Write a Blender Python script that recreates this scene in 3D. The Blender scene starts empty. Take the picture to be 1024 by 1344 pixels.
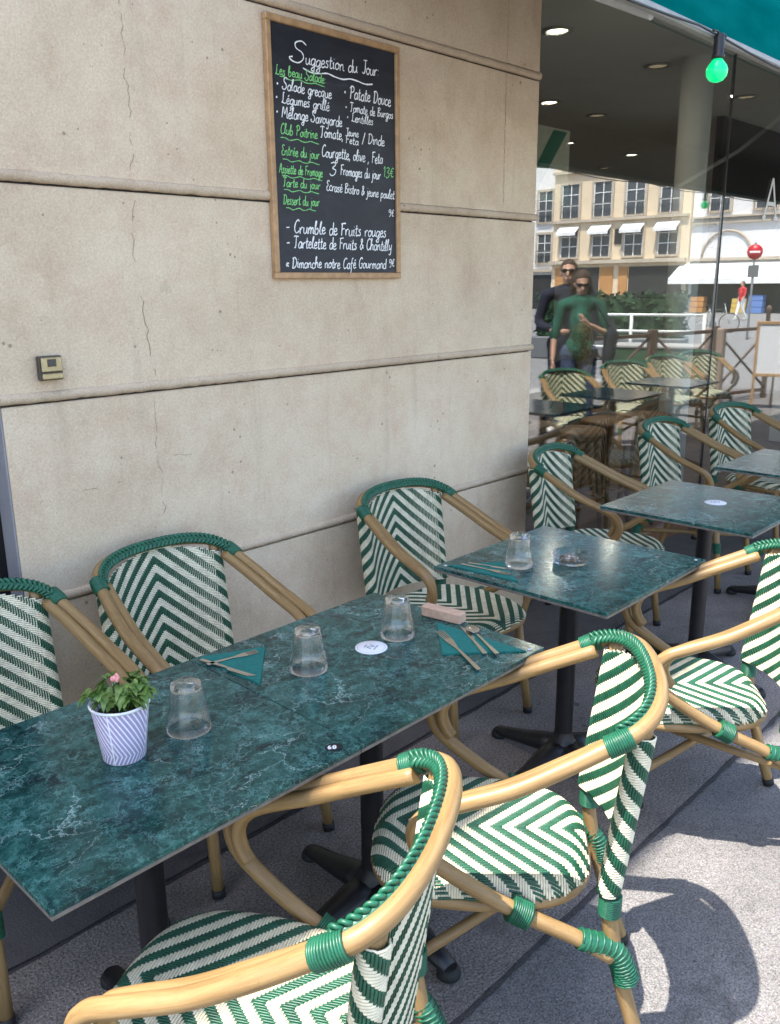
import bpy, math, random
import numpy as np
from mathutils import Matrix, Vector
random.seed(7)
R_ = math.radians
scene = bpy.context.scene
COL = scene.collection
# ------------------------------------------------------------------ camera
cam_d = bpy.data.cameras.new('camera'); cam = bpy.data.objects.new('camera', cam_d); COL.objects.link(cam)
cam_d.sensor_fit = 'VERTICAL'; cam_d.sensor_height = 24.0; cam_d.lens = 1131.99/1344*24.0
cam_d.clip_start = 0.05; cam_d.clip_end = 600
RC = [[0.688673, -0.192087, 0.699166], [-0.725004, -0.169205, 0.667637], [-0.009942, -0.966681, -0.255791]]
M = Matrix([[RC[0][0], -RC[0][1], -RC[0][2], 0], [RC[1][0], -RC[1][1], -RC[1][2], 0], [RC[2][0], -RC[2][1], -RC[2][2], 0], [0, 0, 0, 1]])
M.translation = Vector((0, 0, 1.628))
cam.matrix_world = M
scene.camera = cam
# ------------------------------------------------------------------ world, sun, exposure
SUN_TO = Vector((-0.43, 0.138, 1.0)).normalized()
elev = math.asin(SUN_TO.z); azim = math.atan2(SUN_TO.x, SUN_TO.y)
world = bpy.data.worlds.new('World'); scene.world = world; world.use_nodes = True
wn = world.node_tree.nodes; wl = world.node_tree.links
bg = wn.get('Background') or wn.new('ShaderNodeBackground')
sky = wn.new('ShaderNodeTexSky'); sky.sky_type = 'NISHITA'; sky.sun_disc = False
sky.sun_elevation = elev; sky.sun_rotation = azim; sky.air_density = 1.0; sky.dust_density = 1.5; sky.ozone_density = 0.6
wl.new(sky.outputs[0], bg.inputs[0]); bg.inputs[1].default_value = 0.15
sd = bpy.data.lights.new('sun', 'SUN'); sd.energy = 3.5; sd.angle = R_(0.53); sd.color = (1.0, 0.95, 0.87)
sun = bpy.data.objects.new('sun', sd); COL.objects.link(sun); sun.location = (0, 0, 20)
sun.rotation_euler = (-SUN_TO).to_track_quat('-Z', 'Y').to_euler()
scene.view_settings.view_transform = 'Standard'; scene.view_settings.look = 'None'
scene.view_settings.exposure = 1.92; scene.view_settings.gamma = 1.0
scene.cycles.max_bounces = 10; scene.cycles.transparent_max_bounces = 16; scene.cycles.transmission_bounces = 10
try:
    scene.cycles.use_denoising = True; scene.cycles.denoiser = 'OPENIMAGEDENOISE'
except Exception:
    pass
scene.cycles.sample_clamp_indirect = 6.0

# ------------------------------------------------------------------ materials
class NT:
    """small helper round a material node tree"""
    def __init__(s, name):
        s.m = bpy.data.materials.new(name); s.m.use_nodes = True
        s.t = s.m.node_tree; s.t.nodes.clear()
        s.out = s.n('ShaderNodeOutputMaterial')
    def n(s, ty, **kw):
        nd = s.t.nodes.new(ty)
        for k, v in kw.items():
            if k == 'inp':
                for a, b in v.items():
                    nd.inputs[a].default_value = b
            else:
                setattr(nd, k, v)
        return nd
    def l(s, a, b): s.t.links.new(a, b)
    def math(s, op, a, b=None, c=None):
        nd = s.n('ShaderNodeMath', operation=op)
        for i, x in enumerate((a, b, c)):
            if x is None: continue
            if isinstance(x, (int, float)): nd.inputs[i].default_value = x
            else: s.l(x, nd.inputs[i])
        return nd.outputs[0]
    def coord(s, kind='Object', scale=None):
        tc = s.n('ShaderNodeTexCoord').outputs[kind]
        if scale is None: return tc
        mp = s.n('ShaderNodeMapping'); mp.inputs['Scale'].default_value = scale; s.l(tc, mp.inputs[0]); return mp.outputs[0]
    def noise(s, vec, scale, detail=4, rough=0.6, dist=0.0):
        nd = s.n('ShaderNodeTexNoise', inp={'Scale': scale, 'Detail': detail, 'Roughness': rough, 'Distortion': dist})
        s.l(vec, nd.inputs['Vector']); return nd.outputs['Fac']
    def ramp(s, fac, stops):
        nd = s.n('ShaderNodeValToRGB'); cr = nd.color_ramp
        while len(cr.elements) < len(stops): cr.elements.new(0.5)
        for e, (p, c) in zip(cr.elements, stops):
            e.position = p; e.color = (*c, 1) if len(c) == 3 else c
        s.l(fac, nd.inputs[0]); return nd.outputs[0]
    def mix(s, fac, a, b, bt='MIX'):
        nd = s.n('ShaderNodeMix', data_type='RGBA', blend_type=bt)
        for i, x in ((0, fac), (6, a), (7, b)):
            if isinstance(x, (int, float)): nd.inputs[i].default_value = x
            elif isinstance(x, tuple): nd.inputs[i].default_value = (*x, 1) if len(x) == 3 else x
            else: s.l(x, nd.inputs[i])
        return nd.outputs[2]
    def bump(s, h, strength=0.3, dist=0.01):
        b = s.n('ShaderNodeBump', inp={'Strength': strength, 'Distance': dist}); s.l(h, b.inputs['Height']); return b.outputs[0]
    def bsdf(s, color=None, rough=0.6, normal=None, **kw):
        p = s.n('ShaderNodeBsdfPrincipled')
        def put(k, v):
            if v is None: return
            if isinstance(v, (int, float)): p.inputs[k].default_value = v
            elif isinstance(v, tuple): p.inputs[k].default_value = (*v, 1) if len(v) == 3 else v
            else: s.l(v, p.inputs[k])
        put('Base Color', color); put('Roughness', rough); put('Normal', normal)
        for k, v in kw.items(): put(k.replace('_', ' '), v)
        s.l(p.outputs[0], s.out.inputs[0]); return p

MAT = {}
def simple(name, color, rough=0.6, var=0.12, scale=30, bump=0.0, bscale=120, metal=0.0, **kw):
    t = NT(name); c = t.coord()
    nz = t.noise(c, scale, 5)
    dark = tuple(x*(1-var) for x in color); lite = tuple(min(1, x*(1+var)) for x in color)
    col = t.ramp(nz, [(0.3, dark), (0.7, lite)])
    nm = t.bump(t.noise(c, bscale, 4), bump, 0.004) if bump else None
    t.bsdf(col, rough, nm, Metallic=metal, **kw); MAT[name] = t.m; return t.m

def mat_limestone(name, tint=(1, 1, 1), dirt=0.0):
    t = NT(name); c = t.coord()
    big = t.noise(c, 1.6, 6, 0.65, 0.4); mid = t.noise(c, 9, 7, 0.7); fine = t.noise(c, 160, 4, 0.7)
    base = [(0.54, 0.415, 0.285), (0.62, 0.49, 0.345), (0.69, 0.56, 0.41)]
    base = [tuple(a*b*(1-dirt*0.4) for a, b in zip(k, tint)) for k in base]
    col = t.ramp(big, [(0.32, base[0]), (0.52, base[1]), (0.74, base[2])])
    col = t.mix(0.5, col, t.ramp(mid, [(0.28, (0.38, 0.36, 0.35)), (0.52, (0.52, 0.52, 0.52)), (0.8, (0.62, 0.62, 0.62))]), 'OVERLAY')
    col = t.mix(0.35, col, t.ramp(fine, [(0.3, (0.25, 0.25, 0.25)), (0.7, (0.75, 0.75, 0.75))]), 'OVERLAY')
    # vertical rain streaks and grey-brown blotches
    st = t.noise(t.coord(scale=(7, 7, 0.5)), 2.0, 6, 0.7)
    col = t.mix(t.ramp(st, [(0.58, (0, 0, 0)), (0.80, (0.32, 0.32, 0.32))]), col, (0.27, 0.215, 0.155))
    bl = t.noise(c, 4.1, 7, 0.75, 1.2)
    col = t.mix(t.ramp(bl, [(0.62 - dirt*0.10, (0, 0, 0)), (0.78, (0.45, 0.45, 0.45))]), col, (0.24, 0.195, 0.15))
    # small pits
    v = t.n('ShaderNodeTexVoronoi', inp={'Scale': 26.0, 'Randomness': 1.0}); t.l(c, v.inputs['Vector'])
    gate = t.noise(c, 5.5, 2)
    pit = t.math('LESS_THAN', v.outputs['Distance'], t.math('MULTIPLY', t.math('SUBTRACT', gate, 0.50), 0.85))
    v2 = t.n('ShaderNodeTexVoronoi', inp={'Scale': 75.0}); t.l(c, v2.inputs['Vector'])
    pit2 = t.math('LESS_THAN', v2.outputs['Distance'], t.math('MULTIPLY', t.math('SUBTRACT', mid, 0.52), 0.9))
    pf = t.math('MAXIMUM', pit, pit2)
    col = t.mix(t.math('MULTIPLY', pf, 0.55), col, (0.12, 0.095, 0.07))
    h = t.math('ADD', t.math('MULTIPLY', fine, 0.35), t.math('MULTIPLY', mid, 0.9))
    h = t.math('SUBTRACT', h, t.math('MULTIPLY', pf, 0.8))
    t.bsdf(col, 0.9, t.bump(h, 0.45, 0.006), Specular_IOR_Level=0.2); MAT[name] = t.m
mat_limestone('limestone'); mat_limestone('weathered_limestone', (0.98, 0.97, 0.97), 0.35)

def mat_marble():
    t = NT('green_marble'); c = t.coord()
    w = t.n('ShaderNodeTexNoise', inp={'Scale': 5.0, 'Detail': 8.0, 'Roughness': 0.65}); t.l(c, w.inputs['Vector'])
    vm = t.n('ShaderNodeVectorMath', operation='MULTIPLY_ADD'); t.l(w.outputs['Color'], vm.inputs[0])
    vm.inputs[1].default_value = (0.28, 0.28, 0.28); t.l(c, vm.inputs[2]); wc = vm.outputs[0]
    cloud = t.noise(wc, 11, 10, 0.78, 1.2)
    col = t.ramp(cloud, [(0.34, (0.004, 0.017, 0.016)), (0.47, (0.010, 0.045, 0.040)), (0.57, (0.022, 0.088, 0.077)), (0.72, (0.075, 0.20, 0.175))])
    dk = t.noise(wc, 14, 5, 0.6)
    col = t.mix(t.ramp(dk, [(0.55, (0, 0, 0)), (0.66, (0.75, 0.75, 0.75))]), col, (0.006, 0.014, 0.020))
    # fine cell-like veins and a few long pale cracks
    for sc, wd, amt, cc in ((14, 0.04, 0.65, (0.13, 0.29, 0.27)), (36, 0.07, 0.65, (0.12, 0.28, 0.26)), (80, 0.10, 0.55, (0.11, 0.26, 0.24)), (5.2, 0.010, 0.8, (0.36, 0.50, 0.47))):
        v = t.n('ShaderNodeTexVoronoi', feature='DISTANCE_TO_EDGE', inp={'Scale': float(sc)}); t.l(wc, v.inputs['Vector'])
        ln = t.ramp(v.outputs['Distance'], [(0.0, (1, 1, 1)), (wd, (0, 0, 0))])
        gate = t.ramp(t.noise(c, sc*0.55 + 1.3, 3), [(0.46, (0, 0, 0)), (0.62, (amt, amt, amt))])
        col = t.mix(t.mix(1.0, ln, gate, 'MULTIPLY'), col, cc)
    rg = t.ramp(t.noise(c, 60, 3), [(0.3, (0.11, 0.11, 0.11)), (0.8, (0.22, 0.22, 0.22))])
    t.bsdf(col, rg, t.bump(t.noise(c, 260, 2), 0.05, 0.001), Specular_IOR_Level=0.20); MAT['green_marble'] = t.m
mat_marble()

def mat_ground(name, stops, speck=0.5, sscale=240, rough=0.9, patch=2.0, spots=0.0, bump=0.5):
    t = NT(name); c = t.coord()
    a = t.noise(c, patch, 8, 0.7, 0.3)
    col = t.ramp(a, stops)
    sp = t.noise(c, sscale, 3, 0.8)
    col = t.mix(speck, col, t.ramp(sp, [(0.32, (0.08, 0.08, 0.08)), (0.5, (0.5, 0.5, 0.5)), (0.70, (0.95, 0.95, 0.95))]), 'OVERLAY')
    v = t.n('ShaderNodeTexVoronoi', inp={'Scale': 130.0}); t.l(c, v.inputs['Vector'])
    st = t.math('LESS_THAN', v.outputs['Distance'], 0.22)
    rnd = t.math('GREATER_THAN', t.n('ShaderNodeSeparateColor').outputs[0], 0.5) if False else st
    col = t.mix(t.math('MULTIPLY', rnd, 0.30), col, v.outputs['Color'], 'SOFT_LIGHT')
    blot = t.noise(c, 5.0, 6, 0.7, 1.0)
    col = t.mix(t.ramp(blot, [(0.57, (0, 0, 0)), (0.72, (0.55, 0.55, 0.55))]), col, tuple(x*0.42 for x in stops[0][1]))
    stn = t.noise(c, 1.1, 7, 0.72, 1.5)
    col = t.mix(t.ramp(stn, [(0.50, (0, 0, 0)), (0.70, (0.5, 0.5, 0.5))]), col, tuple(x*0.6 for x in stops[0][1]))
    if spots:
        v3 = t.n('ShaderNodeTexVoronoi', inp={'Scale': 11.0}); t.l(c, v3.inputs['Vector'])
        s3 = t.math('LESS_THAN', v3.outputs['Distance'], t.math('MULTIPLY', t.math('SUBTRACT', t.noise(c, 9, 2), 0.5), spots))
        col = t.mix(t.math('MULTIPLY', s3, 0.6), col, (0.03, 0.028, 0.027))
    t.bsdf(col, rough, t.bump(t.math('ADD', sp, t.math('MULTIPLY', v.outputs['Distance'], 0.7)), bump, 0.004), Specular_IOR_Level=0.3); MAT[name] = t.m
mat_ground('terrace_concrete', [(0.3, (0.145, 0.126, 0.113)), (0.55, (0.22, 0.195, 0.178)), (0.75, (0.29, 0.262, 0.242))], 0.9, 150, spots=1.0, bump=0.8)
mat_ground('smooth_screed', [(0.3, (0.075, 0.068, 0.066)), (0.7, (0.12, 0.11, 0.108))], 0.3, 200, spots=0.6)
mat_ground('pavement_asphalt', [(0.3, (0.140, 0.131, 0.126)), (0.55, (0.186, 0.175, 0.168)), (0.75, (0.228, 0.215, 0.206))], 0.8, 210, spots=0.3, bump=0.8)
mat_ground('road_asphalt', [(0.3, (0.20, 0.195, 0.19)), (0.7, (0.27, 0.265, 0.26))], 0.3, 60)
mat_ground('joint_dirt', [(0.3, (0.04, 0.036, 0.034)), (0.7, (0.11, 0.10, 0.095))], 0.6, 200)

def mat_bamboo():
    t = NT('bamboo_tube')
    uv = t.n('ShaderNodeUVMap').outputs[0]
    def mp(sx, sy):
        m = t.n('ShaderNodeMapping'); m.inputs['Scale'].default_value = (sx, sy, 1); t.l(uv, m.inputs[0]); return m.outputs[0]
    a = t.noise(mp(5, 60), 1.0, 5, 0.7, 0.4)
    col = t.ramp(a, [(0.30, (0.18, 0.105, 0.040)), (0.50, (0.265, 0.166, 0.068)), (0.72, (0.34, 0.225, 0.105))])
    b = t.noise(mp(3, 190), 1.3, 3, 0.6, 0.6)
    col = t.mix(t.ramp(b, [(0.62, (0, 0, 0)), (0.72, (0.6, 0.6, 0.6))]), col, (0.17, 0.095, 0.035))
    d = t.noise(t.coord(), 14, 5, 0.7)
    col = t.mix(t.ramp(d, [(0.54, (0, 0, 0)), (0.72, (0.55, 0.55, 0.55))]), col, (0.17, 0.10, 0.042))
    sc = t.noise(t.coord(), 90, 3, 0.7)
    col = t.mix(t.ramp(sc, [(0.66, (0, 0, 0)), (0.72, (0.5, 0.5, 0.5))]), col, (0.12, 0.07, 0.03))
    t.bsdf(col, t.ramp(d, [(0.3, (0.34, 0.34, 0.34)), (0.7, (0.52, 0.52, 0.52))]), t.bump(a, 0.22, 0.002), Specular_IOR_Level=0.42); MAT['bamboo_tube'] = t.m
mat_bamboo()
def mat_strand(name, col, var=0.2, rough=0.42):
    t = NT(name); c = t.coord()
    a = t.noise(c, 45, 3); col2 = t.ramp(a, [(0.3, tuple(x*(1-var) for x in col)), (0.7, tuple(min(1, x*(1+var*0.6)) for x in col))])
    g = t.noise(c, 6, 4); col2 = t.mix(t.ramp(g, [(0.55, (0, 0, 0)), (0.75, (0.3, 0.3, 0.3))]), col2, tuple(x*0.6 for x in col))
    t.bsdf(col2, rough, t.bump(t.noise(c, 500, 2), 0.12, 0.001)); MAT[name] = t.m
mat_strand('cream_strand', (0.70, 0.64, 0.46)); mat_strand('green_strand', (0.009, 0.078, 0.042), 0.35); mat_strand('green_binding', (0.010, 0.098, 0.052), 0.3, 0.42)

simple('black_iron', (0.012, 0.012, 0.014), 0.42, 0.3, 25, 0.15)
simple('black_rubber', (0.012, 0.012, 0.012), 0.7)
simple('slab_edge', (0.14, 0.125, 0.11), 0.5, 0.3, 60)
simple('oak_frame', (0.40, 0.235, 0.11), 0.5, 0.25, 30, 0.1)
simple('pine_block', (0.50, 0.33, 0.235), 0.6, 0.15, 60, 0.1)
simple('chalk_white', (0.80, 0.80, 0.78), 0.95); simple('chalk_green', (0.22, 0.58, 0.20), 0.95)
simple('teal_napkin', (0.006, 0.145, 0.125), 0.85, 0.15, 80, 0.3, 700)
simple('stainless_steel', (0.55, 0.54, 0.52), 0.24, 0.08, 40, metal=1.0)
simple('paper_white', (0.72, 0.73, 0.76), 0.8, 0.05); simple('print_grey', (0.25, 0.27, 0.33), 0.8)
simple('pot_soil', (0.03, 0.02, 0.014), 0.95, 0.4, 90, 0.6)
simple('flower_pink', (0.75, 0.30, 0.30), 0.6)
simple('stem_green', (0.06, 0.11, 0.02), 0.6)
simple('window_metal', (0.46, 0.46, 0.43), 0.45, 0.06); simple('dark_joint', (0.03, 0.03, 0.03), 0.5)
simple('bar_grey', (0.30, 0.30, 0.28), 0.5)
simple('ceiling_paint', (0.72, 0.71, 0.68), 0.85, 0.05, 3); simple('column_paint', (0.80, 0.79, 0.74), 0.7, 0.05, 4)
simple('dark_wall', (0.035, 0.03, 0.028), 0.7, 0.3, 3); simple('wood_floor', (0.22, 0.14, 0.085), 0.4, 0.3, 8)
simple('brown_wood', (0.17, 0.08, 0.038), 0.45, 0.35, 12)
simple('stool_wood', (0.30, 0.145, 0.06), 0.45, 0.35, 12)
simple('door_black', (0.010, 0.008, 0.009), 0.35, 0.3)
simple('grey_reveal', (0.26, 0.25, 0.26), 0.8, 0.12, 6, 0.2, 60)
simple('cable_black', (0.015, 0.015, 0.015), 0.5)
simple('switch_frame', (0.06, 0.05, 0.04), 0.5); simple('switch_metal', (0.40, 0.33, 0.19), 0.38, 0.15, 60, metal=0.7)
simple('facade_ochre', (0.76, 0.62, 0.44), 0.9, 0.1, 0.4); simple('facade_white', (0.76, 0.75, 0.74), 0.9, 0.06, 0.4); simple('facade_cream', (0.60, 0.52, 0.40), 0.9, 0.08, 0.5)
simple('stone_trim', (0.50, 0.43, 0.34), 0.9, 0.1, 1.0); simple('far_glass', (0.07, 0.08, 0.09), 0.15, 0.2, 0.5); simple('far_dark', (0.03, 0.03, 0.03), 0.6)
simple('shop_orange', (0.50, 0.25, 0.09), 0.8, 0.1, 1); simple('canvas_white', (0.8, 0.8, 0.78), 0.9, 0.05, 2)
simple('barrier_brown', (0.10, 0.055, 0.035), 0.5, 0.2, 10); simple('barrier_post', (0.30, 0.22, 0.18), 0.7)
simple('hedge_green', (0.018, 0.055, 0.022), 0.8, 0.5, 6); simple('rail_white', (0.7, 0.72, 0.7), 0.5)
simple('sign_red', (0.55, 0.02, 0.03), 0.4); simple('pole_grey', (0.13, 0.14, 0.15), 0.5)
simple('shop_blue', (0.12, 0.22, 0.5), 0.7); simple('shop_yellow', (0.6, 0.42, 0.1), 0.7)
simple('skin', (0.52, 0.30, 0.21), 0.7, 0.06, 12, Subsurface_Weight=0.0); simple('brown_hair', (0.05, 0.026, 0.014), 0.75, 0.7, 50, 0.8, 120); simple('blond_hair', (0.26, 0.17, 0.075), 0.7, 0.7, 50, 0.8, 120)
simple('knit_green', (0.005, 0.075, 0.048), 0.9, 0.55, 14, 1.0, 22); simple('navy_cloth', (0.012, 0.014, 0.028), 0.9, 0.6, 12, 1.0, 20); simple('denim', (0.04, 0.06, 0.11), 0.85, 0.25, 50)
simple('black_lens', (0.006, 0.005, 0.005), 0.1); simple('shoe_white', (0.6, 0.58, 0.55), 0.6)
simple('stripe_cream', (0.45, 0.43, 0.34), 0.7); simple('stripe_green', (0.01, 0.12, 0.07), 0.6)
simple('kerb_stone', (0.36, 0.35, 0.33), 0.85, 0.12, 4)
simple('ash_grey', (0.35, 0.34, 0.34), 0.9, 0.5, 90); simple('butt_orange', (0.6, 0.27, 0.10), 0.8)

def mat_awning():
    t = NT('teal_canvas'); c = t.coord()
    a = t.noise(t.coord(scale=(2, 9, 9)), 2, 5)
    col = t.ramp(a, [(0.3, (0.0, 0.115, 0.108)), (0.7, (0.002, 0.155, 0.145))])
    d = t.n('ShaderNodeBsdfDiffuse'); tr = t.n('ShaderNodeBsdfTranslucent'); mx = t.n('ShaderNodeMixShader', inp={0: 0.12})
    nm = t.bump(t.noise(c, 900, 2), 0.2, 0.001)
    for s in (d, tr): t.l(col, s.inputs[0]); t.l(nm, s.inputs['Normal'])
    t.l(d.outputs[0], mx.inputs[1]); t.l(tr.outputs[0], mx.inputs[2]); t.l(mx.outputs[0], t.out.inputs[0]); MAT['teal_canvas'] = t.m
mat_awning()
def mat_pane():
    t = NT('window_glass')
    fr = t.n('ShaderNodeFresnel'); bf = t.n('ShaderNodeNewGeometry').outputs['Backfacing']; t.l(t.math('ADD', t.math('MULTIPLY', bf, 1/2.9-2.9), 2.9), fr.inputs['IOR']); gl = t.n('ShaderNodeBsdfGlossy', inp={'Roughness': 0.0}); tp = t.n('ShaderNodeBsdfTransparent', inp={0: (0.90, 0.93, 0.91, 1)})
    mx = t.n('ShaderNodeMixShader'); t.l(fr.outputs[0], mx.inputs[0]); t.l(tp.outputs[0], mx.inputs[1]); t.l(gl.outputs[0], mx.inputs[2]); t.l(mx.outputs[0], t.out.inputs[0]); MAT['window_glass'] = t.m
    g = NT('clear_glass'); p = g.bsdf((0.98, 0.99, 1.0), 0.015, None, Transmission_Weight=1.0, IOR=1.47)
    tp = g.n('ShaderNodeBsdfTransparent', inp={0: (0.985, 0.99, 1.0, 1)}); mx = g.n('ShaderNodeMixShader', inp={0: 0.78}); g.l(tp.outputs[0], mx.inputs[1]); g.l(p.outputs[0], mx.inputs[2]); g.l(mx.outputs[0], g.out.inputs[0]); MAT['clear_glass'] = g.m
mat_pane()
def mat_emit(name, col, strength, base=None):
    t = NT(name); t.bsdf(base or col, 0.12, None, Emission_Color=col, Emission_Strength=strength); MAT[name] = t.m
mat_emit('green_bulb', (0.0, 0.70, 0.20), 0.30, (0.005, 0.40, 0.15)); mat_emit('warm_lamp', (1.0, 0.86, 0.66), 3.0); mat_emit('dim_lamp', (1.0, 0.75, 0.5), 0.10)
def mat_slate():
    t = NT('chalk_slate'); c = t.coord()
    a = t.noise(t.coord(scale=(2.5, 1, 9)), 2.2, 6, 0.65, 0.8)
    col = t.ramp(a, [(0.40, (0.010, 0.011, 0.016)), (0.62, (0.018, 0.020, 0.027)), (0.80, (0.05, 0.054, 0.062))])
    t.bsdf(col, 0.55, t.bump(t.noise(c, 300, 2), 0.05, 0.001)); MAT['chalk_slate'] = t.m
mat_slate()
def mat_pot():
    t = NT('pot_print'); uv = t.n('ShaderNodeUVMap').outputs[0]
    sx = t.n('ShaderNodeSeparateXYZ'); t.l(uv, sx.inputs[0]); u, v = sx.outputs[0], sx.outputs[1]
    # sideways chevrons: |v-0.5| shifted along u, in a few blocks round the pot
    fu = t.math('FRACT', t.math('MULTIPLY', u, 4.0))
    k = t.math('ADD', fu, t.math('MULTIPLY', t.math('ABSOLUTE', t.math('SUBTRACT', v, 0.45)), 1.15))
    k = t.math('FRACT', t.math('MULTIPLY', k, 8.5))
    ln = t.math('LESS_THAN', k, 0.36)
    edge = t.math('LESS_THAN', fu, 0.035)
    ln = t.math('MAXIMUM', ln, edge)
    col = t.mix(ln, (0.40, 0.33, 0.52), (0.84, 0.81, 0.86))
    t.bsdf(col, 0.45, None); MAT['pot_print'] = t.m
mat_pot()
def mat_leaf():
    t = NT('plant_leaf'); c = t.coord()
    a = t.noise(c, 38, 3); col = t.ramp(a, [(0.3, (0.05, 0.115, 0.02)), (0.5, (0.13, 0.225, 0.045)), (0.72, (0.27, 0.37, 0.11))])
    d = t.n('ShaderNodeBsdfPrincipled', inp={'Roughness': 0.42}); tr = t.n('ShaderNodeBsdfTranslucent'); mx = t.n('ShaderNodeMixShader', inp={0: 0.25})
    t.l(col, d.inputs['Base Color']); t.l(col, tr.inputs[0]); t.l(d.outputs[0], mx.inputs[1]); t.l(tr.outputs[0], mx.inputs[2]); t.l(mx.outputs[0], t.out.inputs[0]); MAT['plant_leaf'] = t.m
mat_leaf()

# ------------------------------------------------------------------ mesh helpers
class MB:
    def __init__(s): s.v = []; s.f = []; s.mi = []; s.uv = []; s.sm = []; s.has_uv = False
    def face(s, idx, mi=0, uv=None, smooth=False):
        s.f.append(idx); s.mi.append(mi); s.uv.append(uv); s.sm.append(smooth)
        if uv is not None: s.has_uv = True
    def box(s, a, b, mi=0, T=None):
        x0, y0, z0 = a; x1, y1, z1 = b; n = len(s.v)
        P = [(x0, y0, z0), (x1, y0, z0), (x1, y1, z0), (x0, y1, z0), (x0, y0, z1), (x1, y0, z1), (x1, y1, z1), (x0, y1, z1)]
        if T is not None: P = [tuple(T @ Vector(p)) for p in P]
        s.v += P
        for q in ((0, 3, 2, 1), (4, 5, 6, 7), (0, 1, 5, 4), (1, 2, 6, 5), (2, 3, 7, 6), (3, 0, 4, 7)): s.face([n+i for i in q], mi)
        return s
    def bbox(s, a, b, r=0.003, mi=0, T=None):
        """box with chamfered edges"""
        c = [(a[i]+b[i])/2 for i in range(3)]; h = [(b[i]-a[i])/2 for i in range(3)]
        r = min(r, min(h)*0.9); idx = {}; n0 = len(s.v)
        for sx in (-1, 1):
            for sy in (-1, 1):
                for sz in (-1, 1):
                    for ax in range(3):
                        q = [sx*(h[0]-r), sy*(h[1]-r), sz*(h[2]-r)]; q[ax] = (sx, sy, sz)[ax]*h[ax]
                        p = Vector([c[i]+q[i] for i in range(3)])
                        if T is not None: p = T @ p
                        idx[(sx, sy, sz, ax)] = len(s.v); s.v.append(tuple(p))
        def F(l):
            s.face(l, mi)
        for ax in range(3):
            o = [i for i in range(3) if i != ax]
            for sg in (-1, 1):
                l = []
                for (p, q) in ((-1, -1), (1, -1), (1, 1), (-1, 1)):
                    k = [0, 0, 0]; k[ax] = sg; k[o[0]] = p; k[o[1]] = q; l.append(idx[(*k, ax)])
                F(l if (sg > 0) != (ax == 1) else l[::-1])
        for ax in range(3):
            o = [i for i in range(3) if i != ax]
            for p in (-1, 1):
                for q in (-1, 1):
                    k0 = [0, 0, 0]; k0[o[0]] = p; k0[o[1]] = q; k1 = list(k0); k0[ax] = -1; k1[ax] = 1
                    F([idx[(*k0, o[0])], idx[(*k1, o[0])], idx[(*k1, o[1])], idx[(*k0, o[1])]])
        for sx in (-1, 1):
            for sy in (-1, 1):
                for sz in (-1, 1): F([idx[(sx, sy, sz, 0)], idx[(sx, sy, sz, 1)], idx[(sx, sy, sz, 2)]])
        return s
    def tube(s, pts, r, n=8, mi=0, caps=True, closed=False, flat=1.0, up=None):
        P = np.array(pts, float); m = len(P)
        rr = np.full(m, r) if np.isscalar(r) else np.array(r, float)
        if closed: tan = np.roll(P, -1, 0) - np.roll(P, 1, 0)
        else: tan = np.gradient(P, axis=0)
        tan /= np.maximum(np.linalg.norm(tan, axis=1, keepdims=True), 1e-9)
        if up is None:
            a = np.array([0, 0, 1.0]) if abs(tan[0][2]) < 0.9 else np.array([1.0, 0, 0])
            nrm = a - tan[0]*(a@tan[0]); nrm /= np.linalg.norm(nrm); N = [nrm]
            for i in range(1, m):
                nrm = N[-1] - tan[i]*(N[-1]@tan[i]); nrm /= max(np.linalg.norm(nrm), 1e-9); N.append(nrm)
            N = np.array(N)
        else:
            U = np.array(up, float); U = np.broadcast_to(U, P.shape)
            N = U - tan*(U*tan).sum(1, keepdims=True); N /= np.maximum(np.linalg.norm(N, axis=1, keepdims=True), 1e-9)
        B = np.cross(tan, N)
        ang = np.arange(n)*2*math.pi/n
        n0 = len(s.v)
        L = np.concatenate([[0], np.cumsum(np.linalg.norm(np.diff(P, axis=0), axis=1))])
        V = P[:, None, :] + rr[:, None, None]*(np.sin(ang)[None, :, None]*flat*N[:, None, :] + np.cos(ang)[None, :, None]*B[:, None, :])
        s.v += [tuple(x) for x in V.reshape(-1, 3)]
        rm = float(rr.mean())
        for i in range(m if closed else m-1):
            i2 = (i+1) % m; l0 = L[i]; l1 = L[i2] if i2 else L[i] + 0.01
            for k in range(n):
                k2 = (k+1) % n; a0 = ang[k]*rm; a1 = (ang[k]+2*math.pi/n)*rm
                s.face([n0+i*n+k, n0+i*n+k2, n0+i2*n+k2, n0+i2*n+k], mi, [(l0, a0), (l0, a1), (l1, a1), (l1, a0)], True)
        if caps and not closed:
            s.face([n0+k for k in range(n)][::-1], mi); s.face([n0+(m-1)*n+k for k in range(n)], mi)
        return s
    def lathe(s, prof, n=24, mi=0, c=(0, 0, 0), uvscale=None, cap0=False, cap1=False, rmod=None):
        n0 = len(s.v); m = len(prof)
        for j, (r, z) in enumerate(prof):
            for k in range(n):
                a = 2*math.pi*k/n; q = r*(rmod(a, z) if rmod else 1); s.v.append((c[0]+q*math.cos(a), c[1]+q*math.sin(a), c[2]+z))
        for j in range(m-1):
            for k in range(n):
                k2 = (k+1) % n
                uv = [(k/n, j/(m-1)), ((k+1)/n, j/(m-1)), ((k+1)/n, (j+1)/(m-1)), (k/n, (j+1)/(m-1))]
                s.face([n0+j*n+k, n0+j*n+k2, n0+(j+1)*n+k2, n0+(j+1)*n+k], mi, uv, True)
        if cap0: s.face([n0+k for k in range(n)][::-1], mi)
        if cap1: s.face([n0+(m-1)*n+k for k in range(n)], mi)
        return s
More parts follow.
